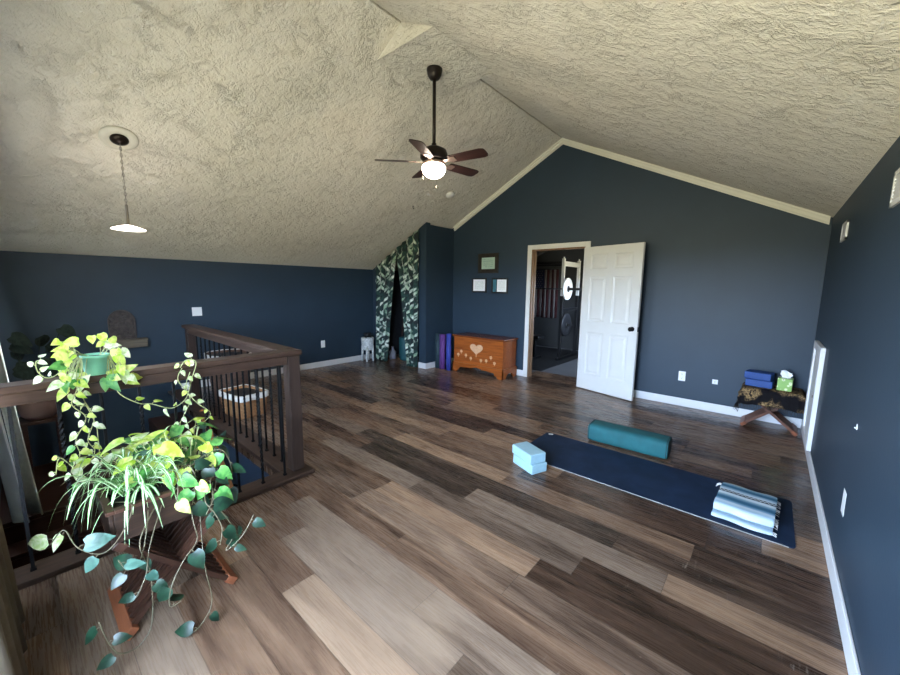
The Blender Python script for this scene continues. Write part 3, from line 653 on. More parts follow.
# ------------------------------------------------------------------ chest with heart inlay
t=thing('wooden_chest','orange cedar blanket chest with a pale heart inlay against the back wall','chest',(-3.600,5.08,0)); HW,HD=.497,.20
m=MB(); m.bb(-HW,HW,-HD,HD,.14,.605); m.build('body',M['chest'],t,bevel=.004)
MB().bb(-HW-.03,HW+.03,-HD-.025,HD+.01,.607,.635).build('lid',M['chestlid'],t,bevel=.007)
def bracket(a):  # base board with an ogee cut-out
    pts=[(-a,0),(-a+.10,0),(-a+.115,.035),(-a+.15,.055),(-a+.17,.085)]
    n=9
    pts+=[(-a+.17+(2*a-.34)*k/n, .085+.02*sin(pi*k/n)+(.016 if k in (4,5) else 0)) for k in range(1,n)]
    pts+=[(a-.17,.085),(a-.15,.055),(a-.115,.035),(a-.10,0),(a,0),(a,.165),(-a,.165)]
    return pts
m=MB(); m.prism(bracket(HW+.018),'y',-HD-.020,-HD-.001); m.prism(bracket(HW+.018),'y',HD+.001,HD+.008)
m.prism([(-HD-.02,0),(-HD+.08,0),(-HD+.10,.05),(-HD+.14,.08),(HD-.14,.08),(HD-.10,.05),(HD-.08,0),(HD+.008,0),(HD+.008,.165),(-HD-.02,.165)],'x',HW+.001,HW+.018)
m.prism([(-HD-.02,0),(-HD+.08,0),(-HD+.10,.05),(-HD+.14,.08),(HD-.14,.08),(HD-.10,.05),(HD-.08,0),(HD+.008,0),(HD+.008,.165),(-HD-.02,.165)],'x',-HW-.018,-HW-.001)
m.build('bracket_base',M['chest'],t,bevel=.003)
hp=[]
for k in range(40):
    q=2*pi*k/40; hp.append((.0086*16*sin(q)**3*.95-.02, .435+.0064*(13*cos(q)-5*cos(2*q)-2*cos(3*q)-cos(4*q))))
MB().prism(hp,'y',-HD-.0035,-HD+.001).build('heart_inlay',M['inlay'],t)
for (x,z) in ((-.40,.30),(-.335,.36),(-.235,.305),(-.13,.265),(.08,.255),(.185,.265),(.275,.33),(.345,.245)):
    m=MB()
    for q in range(5): m.prism([(x+.016*cos(q*1.2566)+.012*cos(w_*pi/4),z+.016*sin(q*1.2566)+.012*sin(w_*pi/4)) for w_ in range(8)],'y',-HD-.003-.0002*q,-HD+.001)
    m.prism([(x-.004,z-.045),(x+.004,z-.045),(x+.003,z),(x-.003,z)],'y',-HD-.003,-HD+.001)
    m.build('flower_inlay',M['inlay'],t)
MB().prism([(-.026,.30),(-.014,.30),(-.012,.36),(-.028,.36)],'y',-HD-.003,-HD+.001).build('stem_inlay',M['inlay'],t)
# rolled mats
def rolled(mat,name,label,x,y,rad,h):
    t=thing(name,label,'yoga mat',(x,y,.001),0,'rolled yoga mats beside the chest'); m=MB(); n=96; turns=5
    def fn(u,v):
        rr=rad*(.25+.75*u); a=2*pi*turns*u; return V((rr*cos(a),rr*sin(a),h*v))
    m.grid(fn,n,1); m.build('rolled_foam',mat,t,solid=rad*.10)
    MB().lathe([(rad*.30,0.002),(rad*.30,h-.004)],16).build('core',M['dark'],t)
    return t
rolled(M['rollteal'],'rolled_yoga_mat','dark teal rolled yoga mat standing against the closet wall',-4.452,4.86,.055,.615)
rolled(M['purple'],'rolled_yoga_mat','purple rolled yoga mat standing between a teal and a blue roll',-4.325,4.84,.058,.615)
rolled(M['rollblue'],'rolled_yoga_mat','blue rolled yoga mat standing next to the wooden chest',-4.182,4.84,.048,.640)
# closet contents
tag(MB().lathe([(0,0),(.10,0),(.115,.04),(.12,.43),(.115,.45),(.10,.45),(.10,.03),(0,.03)],24).build('storage_bin',M['slate'],None,(-5.40,4.93,.001)),'tall dark teal bin in the closet behind the right curtain','bin')
tag(MB().lathe([(0,0),(.065,0),(.07,.03),(.07,.14),(.03,.19),(.025,.24),(.03,.25),(0,.25)],20).build('grey_jug',M['jug'],None,(-5.65,4.82,.001)),'small grey jug on the floor between the leaf curtains','jug')
t=thing('exercise_stick','dark stick leaning inside the closet between the curtains','stick',(-5.62,4.98,.001)); MB().cyl((.0,0,0),(-.16,.30,1.1),.012,10).build('shaft',M['tread'],t); MB().cyl((-.16,.30,1.1),(-.17,.32,1.17),.016,10).build('grip',M['rackblack'],t)
# white ornate stool + plant by the closet
t=thing('plant_stool','white openwork plant stool beside the leaf curtain','plant stand',(-5.85,4.36,0))
MB().lathe([(0,.46),(.11,.46),(.125,.445),(.12,.40),(.115,.33),(.10,.24),(.09,.215),(.075,.24),(.07,.40),(0,.42)],24).build('bowl',M['stoolwhite'],t)
for k in range(4):
    a=pi/4+k*pi/2; MB().cyl((.105*cos(a),.105*sin(a),0),(.095*cos(a),.095*sin(a),.30),.018,10,.026).build('leg',M['stoolwhite'],t)
t=thing('shade_houseplant','dark leafy houseplant on the white stool by the closet','plant',(-5.85,4.36,.466)); m=MB(); rd=random.Random(5)
for k in range(34):
    a=rd.uniform(0,2*pi); e=rd.uniform(.1,1.0); q=V((cos(a)*cos(e),sin(a)*cos(e),sin(e))); m.leaf(q*.06,q,V((0,0,1)),rd.uniform(.05,.07),.05,0,.4)
m.build('foliage',M['shadeleaf'],t); MB().lathe([(0,0),(.06,0),(.07,.07),(.06,.075),(0,.07)],16).build('pot',M['dark'],t)
# ------------------------------------------------------------------ floor things
MX0,MX1,MY0,MY1=-1.592,.239,2.742,3.385
t=thing('yoga_mat','long navy yoga mat rolled out on the floor','yoga mat',((MX0+MX1)/2,(MY0+MY1)/2,0)); a,b=(MX1-MX0)/2,(MY1-MY0)/2
rd=random.Random(2)
def rc(a,b,rr,n=4):
    o=[]
    for cx,cy,s in ((a-rr,b-rr,0),(-a+rr,b-rr,1),(-a+rr,-b+rr,2),(a-rr,-b+rr,3)):
        for k in range(n+1):
            q=(s+k/n)*pi/2; o.append((cx+rr*cos(q),cy+rr*sin(q)))
    return o
MB().prism(rc(a,b,.03),'z',.0008,.006).build('mat_sheet',M['mat'],t)
e=MB().bb(-a+.03,a-.03,-b-.0015,-b+.0005,.0008,.0055).build('pale_edge',plain('mat_edge',(.30,.30,.28),.6),t); e['label']='pale grey front edge'
MB().prism(rc(.022,.014,.008,3),'z',.0061,.0066).build('corner_tag',M['paper'],t,(-a+.05,b-.03,0),.5)
# two pale blue foam blocks
bd=V((-1.277+1.522,2.537-2.636,0)); ba=math.atan2(bd.y,bd.x); bx=V((-1.378,2.615,0))
def block(mat,label,loc,rz,dims,group):
    t=tag(MB().bb(-dims[0]/2,dims[0]/2,-dims[1]/2,dims[1]/2,0,dims[2]).build('yoga_block',mat,None,loc,rz,bevel=.007),label,'yoga block',group); return t
block(M['block'],'lower pale blue foam yoga block on the floor at the mat end',bx+V((.006,-.002,.0005)),ba,(.245,.152,.076),'pale blue yoga blocks')
block(M['block'],'upper pale blue foam yoga block of the stack at the mat end',bx+V((-.010,.004,.0770)),ba-.02,(.245,.152,.076),'pale blue yoga blocks')
# bolster
t=thing('yoga_bolster','teal velvet rectangular bolster on the floor behind the navy mat','bolster',(-.885,3.575,.001),radians(2.0))
def bol(u,v):
    x=-.335+.67*u; a=2*pi*v; k=4.6; cx,cy=cos(a),sin(a); rr=(abs(cx)**k+abs(cy)**k)**(-1/k)
    e=1-.07*abs(2*u-1)**14; return V((x,cx*rr*.115*e,.084+cy*rr*.084*e))
m=MB(); m.grid(bol,30,32); m.build('cushion',M['teal'],t)
for s,nm in ((0,'end_cap'),(1,'end_cap')):
    m=MB(); ring=[bol(s,k/32) for k in range(32)]; c=sum(ring,V())/32+V(((-.006,.006)[s],0,0)); vs=ring+[c]; m.add(vs,[(k,(k+1)%32,32) for k in range(32)],0,True); m.build(nm,M['tealdark'] if s else M['teal'],t)
m=MB(); m.tube([bol(.985,k/32) for k in range(32)],.004,6,0,True); m.build('piping',M['tealdark'],t)
MB().tube([bol(.015,k/32) for k in range(32)],.004,6,0,True).build('piping',M['tealdark'],t)
# folded striped blanket
t=thing('folded_blanket','folded white and blue striped woven blanket on the navy mat','blanket',(-.004,2.985,.0065),radians(-3))
def fold(z0,th,sx,sy,cx,cy,seed):
    rd=random.Random(seed); p1,p2=rd.uniform(0,6),rd.uniform(0,6)
    def fn(u,v):
        a=2*pi*v; k=5; cxx,cyy=cos(a),sin(a); rr=(abs(cxx)**k+abs(cyy)**k)**(-1/k)
        y=cxx*rr; zz=cyy*rr; ed=1-.05*abs(2*u-1)**10
        x=(u*2-1)*sx*(1+.015*sin(5*y+p1)); return V((cx+x, cy+y*sy*ed+.006*sin(9*u+p2), z0+th/2+zz*th/2*ed*(1-.06*sin(4*u+p1)**2)))
    m=MB(); m.grid(fn,24,40); n=41
    m.add([fn(0,j/40) for j in range(40)],[tuple(range(40))]); m.add([fn(1,j/40) for j in range(40)],[tuple(range(39,-1,-1))]); return m
fold(.0005,.030,.148,.198,0,-.006,1).build('lower_fold',M['blanket'],t)
fold(.034,.062,.147,.190,.002,.010,2).build('upper_fold',M['blanket'],t)
rd=random.Random(8)
for k in range(26):
    y=-.19+.385*k/25
    for s in (1,):
        z=rd.choice((.016,.06)); p=V((.149,y,z)); MB().tube(smooth([p,p+V((.010,rd.uniform(-.006,.006),-.003)),p+V((.02,rd.uniform(-.012,.012),-.010 if z>.02 else -.007))],3),.0022,5).build('tassel',M['liner'],t)
for k in range(3):
    p=V((-.148,.17+.012*k,.06)); MB().tube(smooth([p,p+V((-.015,.006,.004)),p+V((-.035,.012+.01*k,-.02))],3),.0028,5).build('tassel',M['liner'],t)
# ------------------------------------------------------------------ slatted X stands (fold-flat stools)
def xstand(name,label,loc,rz,wid,span,h,thick=.016,nsl=9):
    """axis along local X; crossing legs in the local YZ plane"""
    t=thing(name,label,'plant stand' if 'plant' in name else 'table',loc,rz)
    a=span/2
    for s in (1,-1):
        m=MB()
        p0=V((0,s*a,.03)); p1=V((0,-s*a,h-.03)); up=V((0,1,0))
        for k in range(nsl):
            x=-wid/2+wid*(k+.5)/nsl
            off=wid/nsl/4*s
            m.bar(p0+V((x+off,0,0)),p1+V((x+off,0,0)),wid/nsl*.46,thick*1.5,(1,0,0)) if False else m.bar(p0+V((x+off,0,0)),p1+V((x+off,0,0)),thick*1.3,wid/nsl*.36,(1,0,0))
        m.build('slatted_leg',M['standwood'],t)
        d=(p1-p0).normalized()
        m=MB(); m.box(p0+V((0,s*.004,-.004)),(wid,.034,.050),Matrix.Rotation(math.atan2(d.z,d.y)+pi/2,3,'X')); m.build('foot_board',M['footwood'],t,bevel=.003)
        MB().box(p1+V((0,-s*.004,.004)),(wid,.034,.044),Matrix.Rotation(math.atan2(d.z,d.y)+pi/2,3,'X')).build('top_board',M['standwood'],t,bevel=.003)
    MB().cyl((-wid/2+.01,0,h/2),(wid/2-.01,0,h/2),.006).build('pivot_rod',M['black'],t)
    return t
PSX,PSY=-2.045,.365
xstand('plant_stand','dark red-brown folding slatted stand with crossed legs under the planter',(PSX,PSY,0),0,.375,.37,.44)
# planter
t=thing('planter_plants','wide planter of spider plant and trailing pothos on the crossed-leg stand','planter',(PSX,PSY-.03,.442))
pw,pd,ph=.20,.185,.125
m=MB(); m.bb(-pw,pw,-pd,-pd+.016,0,ph); m.bb(-pw,pw,pd-.016,pd,0,ph); m.bb(-pw,-pw+.016,-pd+.016,pd-.016,0,ph); m.bb(pw-.016,pw,-pd+.016,pd-.016,0,ph); m.bb(-pw+.016,pw-.016,-pd+.016,pd-.016,0,.015); m.build('planter_box',M['planter'],t,bevel=.003)
m=MB(); m.bb(-pw-.008,pw+.008,-pd-.008,-pd+.02,ph,ph+.016); m.bb(-pw-.008,pw+.008,pd-.02,pd+.008,ph,ph+.016); m.bb(-pw-.008,-pw+.02,-pd+.02,pd-.02,ph,ph+.016); m.bb(pw-.02,pw+.008,-pd+.02,pd-.02,ph,ph+.016); m.build('rim',M['standwood'],t,bevel=.003)
MB().bb(-pw+.017,pw-.017,-pd+.017,pd-.017,.016,ph-.012).build('soil',M['soil'],t)
m=MB(); rd=random.Random(21); random.seed(21)
for k in range(125):
    a=rd.uniform(0,2*pi); c=V((.055+rd.uniform(-.05,.05),-.085+rd.uniform(-.05,.06),ph+.015)); L=rd.uniform(.15,.31)
    m.strap(c,a,L,rd.uniform(.04,.22),rd.uniform(.04,.27),rd.uniform(.005,.0105),10,0,1)
m.build('spider_plant',[M['spg'],M['spw']],t)
pm=[M['pothosg'],M['pothos'],M['pothosp'],M['dkleaf'],M['stem'],M['greyleaf'],M['dkstem'],M['dkstem'],M['dkstem'],M['dkstem']]
m=MB()
for k in range(92):
    y=rd.uniform(-.08,.25) if k>8 else rd.uniform(-.2,-.05); x=rd.uniform(-.20,.13) if k>8 else rd.uniform(-.22,-.08); z=ph+rd.uniform(.04,.24)*(1-abs(y-.08)*1.1)
    a=rd.uniform(0,2*pi); dr=V((cos(a)*.8+x*2,sin(a)*.8+(y-.08)*2,rd.uniform(-.6,.25))); nn=V((rd.uniform(-.4,.5),rd.uniform(-.5,.3),1))
    base=V((x*.5,y*.6+.04,ph-.01)); p=V((x,y,z)); L=rd.uniform(.06,.105)
    m.tube(smooth([base,base.lerp(p,.6)+V((0,0,.03)),p],3),.0016,4,4)
    m.leaf(p,dr,nn,L,L*.68,rd.choice((0,0,0,1,1,1,2,5)),.3)
m.build('pothos',pm,t)
def vine(mb,pts,n,L,mats,seed,stem=4,nrm=(.8,-.5,.6),down=1.0,r=.0023,skip=0):
    rd=random.Random(seed); p=smooth(pts,6); mb.tube(p,r,5,stem)
    tot=len(p)-1
    for k in range(n):
        q=skip+(1-skip)*(k+.6)/n; i=min(int(q*tot),tot-1); c=p[i]; dr=(p[i+1]-p[i]).normalized(); s=dr.cross(V(nrm)).normalized()*(1 if k%2 else -1)
        dd=(dr*.35+s*.9+V((0,0,-.55*down))+V((rd.uniform(-.3,.3),rd.uniform(-.3,.3),rd.uniform(-.25,.25)))).normalized()
        nn=V(nrm)+V((rd.uniform(-.6,.6),rd.uniform(-.6,.6),rd.uniform(-.5,.5))); st=c+dd*L*.28+V((0,0,.006))
        mb.tube([c,(c+st)/2+V((0,0,.004)),st],r*.7,4,stem); LL=L*rd.uniform(.75,1.2); mb.leaf(st,dd,nn,LL,LL*.74,rd.choice(mats),rd.uniform(.15,.45))
# trailing vines of the planter (local coordinates: subtract the planter's base)
base=V((PSX,PSY-.03,.442))
def loc(u,w,x): return at(u,w,'x',x)-base
m=MB()
vine(m,[V((.10,-.15,ph)),loc(132,505,-1.80),loc(124,530,-1.79),loc(104,553,-1.80),loc(78,548,-1.82),loc(64,530,-1.84),loc(50,545,-1.85)],4,.070,(5,2,2),31,9,skip=.45)
vine(m,[V((.15,-.05,ph)),loc(146,535,-1.77),loc(140,560,-1.76),loc(128,570,-1.74),loc(118,560,-1.73)],4,.070,(3,5,3),32,9,skip=.4)
vine(m,[V((.17,.0,ph)),loc(150,545,-1.76),loc(146,575,-1.74),loc(136,598,-1.72)],2,.060,(3,5,3),39,9,skip=.5)
vine(m,[V((.17,.08,ph)),loc(193,520,-1.76),loc(197,540,-1.74),loc(184,560,-1.72),loc(172,585,-1.70),loc(170,606,-1.69),loc(182,600,-1.69)],3,.070,(3,3,5),33,9,skip=.3)
vine(m,[V((.17,.16,ph)),loc(205,500,-1.76),loc(214,512,-1.74),loc(222,528,-1.72),loc(220,545,-1.71)],4,.072,(3,3,3),34,9,skip=.3)
vine(m,[V((.17,.18,ph)),loc(214,500,-1.76),loc(234,530,-1.74),loc(226,550,-1.72),loc(242,536,-1.71),loc(254,514,-1.70)],4,.062,(3,3),35,9,skip=.55)
vine(m,[V((.16,.12,ph)),loc(204,560,-1.74),loc(212,600,-1.71),loc(203,622,-1.69),loc(194,632,-1.68)],2,.062,(3,3),36,9,skip=.5)
vine(m,[loc(153,606,-1.74),loc(150,630,-1.72),loc(136,648,-1.71),loc(118,653,-1.70),loc(107,640,-1.70),loc(99,622,-1.70)],3,.055,(3,3),37,9,skip=.5)
vine(m,[V((.15,.0,ph)),loc(140,540,-1.76),loc(150,570,-1.75),loc(153,606,-1.74)],1,.06,(3,),38,9,skip=.5)
vine(m,[V((.16,.20,ph)),loc(210,480,-1.80),loc(214,496,-1.80),loc(206,515,-1.78)],5,.075,(0,3,3),40,9,skip=.1)
vine(m,[V((.10,.10,ph+.05)),loc(205,455,-1.90),loc(222,450,-1.88),loc(232,470,-1.86),loc(226,492,-1.85)],7,.075,(0,1,3,0),71,9,skip=.05)
vine(m,[V((.10,.05,ph+.05)),loc(188,465,-1.86),loc(196,480,-1.82),loc(192,505,-1.80)],7,.072,(0,3,3,1),72,9,skip=.05)
vine(m,[V((.12,.12,ph+.03)),loc(212,465,-1.86),loc(216,482,-1.84),loc(210,505,-1.82)],6,.07,(3,0,3),73,9,skip=.05)
vine(m,[V((.12,-.02,ph+.05)),loc(172,470,-1.86),loc(178,485,-1.82),loc(176,505,-1.80)],5,.065,(0,1,3),74,9,skip=.1)
m.build('trailing_vines',pm,t)
# ------------------------------------------------------------------ pothos in a green pot on the rail
gp=V((xr_+.01,.240,ZT)); t=thing('potted_pothos','lime pothos in a green plastic pot trailing from the top rail','potted plant',gp)
MB().lathe([(0,.001),(.044,.001),(.047,.006),(.054,.088),(.059,.089),(.059,.106),(.054,.106),(.051,.09),(0,.088)],28).build('pot',M['potgreen'],t)
MB().lathe([(.050,.0905),(.035,.097),(0,.099)],20).build('soil',M['soil'],t)
def gl(u,w,x=-2.53): return at(u,w,'x',x)-gp
m=MB(); rd=random.Random(51)
def cluster(n,u0,u1,w0,w1,x0,x1,L,mats):
    o=(-.02,-.05 if (u0+u1)/2<95 else .05,.103)
    for k in range(n):
        p=gl(rd.uniform(u0,u1),rd.uniform(w0,w1),rd.uniform(x0,x1)); b=V(o)+V((rd.uniform(-.03,.03),rd.uniform(-.03,.03),-.005))
        m.tube(smooth([b,b.lerp(p,.5)+V((0,0,.03)),p],4),.0018,4,4)
        dr=V((rd.uniform(-.2,.5),p.y*4+rd.uniform(-.5,.5),rd.uniform(-1,.2))); m.leaf(p,dr,V((.9+rd.uniform(-.5,.4),-.5+rd.uniform(-.6,.5),.4+rd.uniform(-.4,.5))),L*rd.uniform(.7,1.2),L*rd.uniform(.55,.85),rd.choice(mats),.3)
cluster(24,55,86,340,385,-2.60,-2.50,.062,(1,1,1,2,0))
cluster(14,108,134,345,378,-2.58,-2.50,.066,(1,1,2,1))
cluster(6,86,112,332,352,-2.66,-2.55,.055,(2,2,1))
cluster(3,64,80,374,396,-2.55,-2.51,.06,(1,2,1))
cluster(3,104,116,374,396,-2.55,-2.51,.066,(1,2,0))
m.build('foliage',pm,t)
m=MB(); o=V((.0,-.050,.108)); o2=V((0,.050,.108))
vine(m,[o,gl(72,355,-2.55),gl(60,372),gl(48,378),gl(38,372),gl(36,362),gl(42,360)],7,.038,(2,1,2),61,4,down=.3,skip=.3)
vine(m,[o,gl(82,372,-2.52),gl(76,392),gl(72,405),gl(86,418),gl(76,440),gl(80,455),gl(72,470),gl(80,485)],22,.046,(1,2,1,2,0),62,4,skip=.15)
vine(m,[o,gl(76,376,-2.55),gl(84,400),gl(94,418),gl(88,440),gl(95,452),gl(80,470),gl(60,458),gl(56,475)],18,.042,(2,2,1),63,4,skip=.2)
vine(m,[gl(86,405),gl(96,425),gl(99,445),gl(103,458),gl(130,466),gl(150,478)],5,.036,(2,1),64,4,skip=.1)
vine(m,[o2,gl(116,372,-2.55),gl(118,392),gl(138,403),gl(152,404),gl(172,408),gl(186,398),gl(192,378),gl(196,362),gl(186,360),gl(180,368)],12,.044,(1,2,1),65,4,skip=.25)
vine(m,[gl(190,372),gl(186,388),gl(196,402),gl(210,412),gl(206,420),gl(192,428),gl(182,436),gl(182,448)],9,.034,(2,1,2),66,4)
vine(m,[gl(182,368),gl(178,380),gl(190,398),gl(184,415),gl(180,425),gl(183,440)],7,.034,(2,1,2),67,4)
vine(m,[gl(195,418),gl(180,428),gl(165,436),gl(158,448),gl(155,460)],3,.03,(2,2),68,4)
m.build('trailing_vines',pm,t)
# dark plant in a terracotta pot behind the stairwell
t=thing('pot_pedestal','dark wooden pedestal on the landing at the far left','plant stand',(-5.62,.05,-.57)); MB().bb(-.15,.15,-.15,.15,.60,.63).build('top',M['standwood'],t)
for sx in (-.12,.12):
    for sy in (-.12,.12): MB().bb(sx-.02,sx+.02,sy-.02,sy+.02,0.001,.60).build('leg',M['standwood'],t)
t=thing('corner_houseplant','dark broad-leaved houseplant in a brown pot against the left wall','potted plant',(-5.62,.05,.061))
MB().lathe([(0,0),(.10,0),(.135,.05),(.15,.12),(.14,.19),(.125,.21),(.11,.20),(.10,.18),(0,.18)],28).build('pot',M['terra'],t)
m=MB(); rd=random.Random(77)
for k in range(20):
    a=rd.uniform(0,2*pi); e=rd.uniform(.5,1.3); L=rd.uniform(.35,.8); hd=V((cos(a),sin(a),0)); tip=V((hd.x*L*.22,max(hd.y*L*.6,-.12),.2+L*sin(e))); m.tube(smooth([(0,0,.18),V((hd.x*.04,hd.y*.04,.3)),tip],4),.004,5)
    m.leaf(tip,V((hd.x*.3,abs(hd.y) if tip.y<0 else hd.y,-.5)),V((1,0,.6)),.17,.13,0,.4)
m.build('foliage',M['shadeleaf'],t)
# ------------------------------------------------------------------ baskets behind the railing
def basket(name,label,loc,r0,r1,h,mat,sq,rz=0,asp=.85,lh=.05):
    t=thing(name,label,'basket',loc,rz)
    def ring(rr,z,wob=0,n=40):
        o=[]
        for k in range(n):
            a=2*pi*k/n; kk=sq; s=(abs(cos(a))**kk+abs(sin(a))**kk)**(-1/kk); o.append(V((rr*s*cos(a),rr*s*sin(a)*asp,z+wob*sin(k*1.7))))
        return o
    def shell(levels,mt,nm):
        m=MB(); n=40; vs=[]
        for rr,z,wb in levels: vs+=ring(rr,z,wb)
        fs=[(i*n+k,i*n+(k+1)%n,(i+1)*n+(k+1)%n,(i+1)*n+k) for i in range(len(levels)-1) for k in range(n)]
        fs.append(tuple(range(n-1,-1,-1))); m.add(vs,fs,0,True); return m.build(nm,mt,t)
    lv=[(r0+(r1-r0)*i/12+.004*(i%2),h*i/12,0) for i in range(13)]
    shell(lv+[(r1-.012,h,0),(r0-.012,.02,0)],mat,'woven_body')
    m=MB(); n=40; vs=ring(r1+.011,h-lh,.004)+ring(r1+.013,h+.004,.002)+ring(r1-.008,h+.004,.002)+ring(r1-.014,h-.030,0)
    m.add(vs,[(i*n+k,i*n+(k+1)%n,(i+1)*n+(k+1)%n,(i+1)*n+k) for i in range(3) for k in range(n)],0,True); m.build('cloth_liner',M['liner'],t)
    m=MB(); m.add(ring(r1-.015,h-.030),[tuple(range(n))]); m.build('contents',M['dark'],t)
    return t
basket('laundry_basket','low orange wicker basket with white cloth liner behind the railing',(-4.42,1.575,.001),.21,.235,.26,M['wicker'],9,radians(8),.70,.06)
basket('wicker_hamper','tall brown woven hamper with white liner rim standing behind the low basket',(-5.06,1.66,.001),.21,.27,.60,M['wickerdark'],2.6,lh=.11)
# ------------------------------------------------------------------ corner table with shawl, blocks and tissues
TX,TY=.095,5.135
ts=xstand('folding_table','red-brown folding table with crossed legs in the right corner under a shawl',(TX,TY,0),pi/2,.30,.40,.40,.02,6)
for ch in ts.children:
    if ch.name.startswith('slatted_leg'): ch.data.materials[0]=M['tablewood']
ts['category']='table'
t=thing('patterned_shawl','black and gold fringed shawl draped over the corner table','cloth',(TX,TY,.4305))
sx,sy=.225,.165; 
def shawl(u,v):
    U=(u*2-1)*(sx+.17); W=(v*2-1)*(sy+.19); x=max(-sx,min(sx,U)); y=max(-sy,min(sy,W)); dx=U-x; dy=W-y
    z=.002; ox=abs(dx); oy=abs(dy)
    z-=(ox+oy)*.94 if not(ox and oy) else math.hypot(ox,oy)*.9
    fl=.022*sin(U*42)*min(1,oy*9)+.018*sin(W*40)*min(1,ox*9)
    xx=x+math.copysign(min(ox,.02)+.06*ox,dx)*(1 if ox else 0)+ (math.copysign(fl,dx) if ox else 0)
    yy=y+math.copysign(min(oy,.02)+.06*oy,dy)*(1 if oy else 0)+ (math.copysign(fl,dy) if oy else 0)
    if dy<0 and not ox: z+=.02*cos(U*7)*oy*6
    return V((max(-.50,min(XR-TX-.02,xx)),max(-.5,min(YB-TY-.02,yy)),z))
MB().grid(shawl,60,52).build('cloth',M['shawl'],t,solid=.003)
m=MB(); rd=random.Random(4)
for k in range(46):
    u=k/45
    p=shawl(u,0.0); m.tube([p,p+V((rd.uniform(-.006,.006),-.004,-.02)),p+V((rd.uniform(-.012,.012),-.002,-.042))],.0022,4)
    p=shawl(0,u); m.tube([p,p+V((-.004,rd.uniform(-.006,.006),-.02)),p+V((-.002,rd.uniform(-.01,.01),-.042))],.0022,4)
m.build('fringe',plain('shawl_fringe',(.02,.014,.01),.8,0,.5),t)
zt=.4305+.0045
block(M['blueblock'],'lower royal blue yoga block on the corner table',(-.015,5.12,zt),radians(-8),(.225,.15,.076),'royal blue yoga blocks on the corner table')
block(M['blueblock'],'upper royal blue yoga block on the corner table',(-.026,5.13,zt+.0765),radians(-12),(.225,.15,.076),'royal blue yoga blocks on the corner table')
t=thing('tissue_box','green floral tissue box with a white tissue on the corner table','tissue box',(.185,5.10,zt),radians(-6))
MB().bb(-.058,.058,-.058,.058,0,.125).build('carton',M['tissuegreen'],t,bevel=.002)
m=MB()
def tis(u,v):
    a=(u-.5); return V((a*.075*(1+.3*v)+.006*sin(9*v+3*u),.012*sin(7*u+4*v)+.01*v,.124+.068*v+.012*sin(5*u)*v))
m.grid(tis,12,10); m.build('tissue',M['paper'],t)
# ------------------------------------------------------------------ gym room beyond the doorway
GY0,GY1,GX0,GX1=YB+.12,8.5,-5.6,-1.5
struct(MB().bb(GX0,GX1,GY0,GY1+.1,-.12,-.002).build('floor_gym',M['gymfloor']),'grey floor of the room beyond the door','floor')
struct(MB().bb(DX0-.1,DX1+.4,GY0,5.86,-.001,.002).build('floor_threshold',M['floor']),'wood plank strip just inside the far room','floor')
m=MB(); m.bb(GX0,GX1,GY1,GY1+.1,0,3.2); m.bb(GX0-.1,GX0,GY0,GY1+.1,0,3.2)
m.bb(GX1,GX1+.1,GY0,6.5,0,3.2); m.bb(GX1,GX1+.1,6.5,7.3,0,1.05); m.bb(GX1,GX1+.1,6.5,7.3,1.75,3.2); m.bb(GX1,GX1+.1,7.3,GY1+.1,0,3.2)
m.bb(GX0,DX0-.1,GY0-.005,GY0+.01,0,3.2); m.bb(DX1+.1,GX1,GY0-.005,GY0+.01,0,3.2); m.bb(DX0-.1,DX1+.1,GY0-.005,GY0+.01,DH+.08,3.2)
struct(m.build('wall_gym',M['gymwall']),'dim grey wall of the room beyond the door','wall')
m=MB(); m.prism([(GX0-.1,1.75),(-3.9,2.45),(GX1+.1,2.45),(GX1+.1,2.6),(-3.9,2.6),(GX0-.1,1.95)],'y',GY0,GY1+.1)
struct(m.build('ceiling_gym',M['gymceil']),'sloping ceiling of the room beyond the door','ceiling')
ld=bpy.data.lights.new('gym_portal','AREA'); ld.shape='RECTANGLE'; ld.size=.7; ld.size_y=.8; ld.cycles.is_portal=True
lo=bpy.data.objects.new('gym_window_daylight',ld); C.objects.link(lo); lo.location=(GX1+.12,6.9,1.40); lo.rotation_euler=(0,pi/2,0)
t=struct(thing('window_3','white framed window in the far room','window',(GX1+.05,6.9,1.05)),'white framed window in the far room','window')
m=MB(); m.bb(-.04,.04,-.4,-.36,0,.7); m.bb(-.04,.04,.36,.4,0,.7); m.bb(-.04,.04,-.36,.36,0,.04); m.bb(-.04,.04,-.36,.36,.66,.7); m.bb(-.03,.03,-.36,.36,.33,.37); m.build('window_frame',M['white'],t)
tag(MB().bb(-4.9,-2.95,5.9,8.3,.0,.012).build('rubber_floor_mat',M['rubber']),'black rubber gym floor mat in the far room','floor mat')
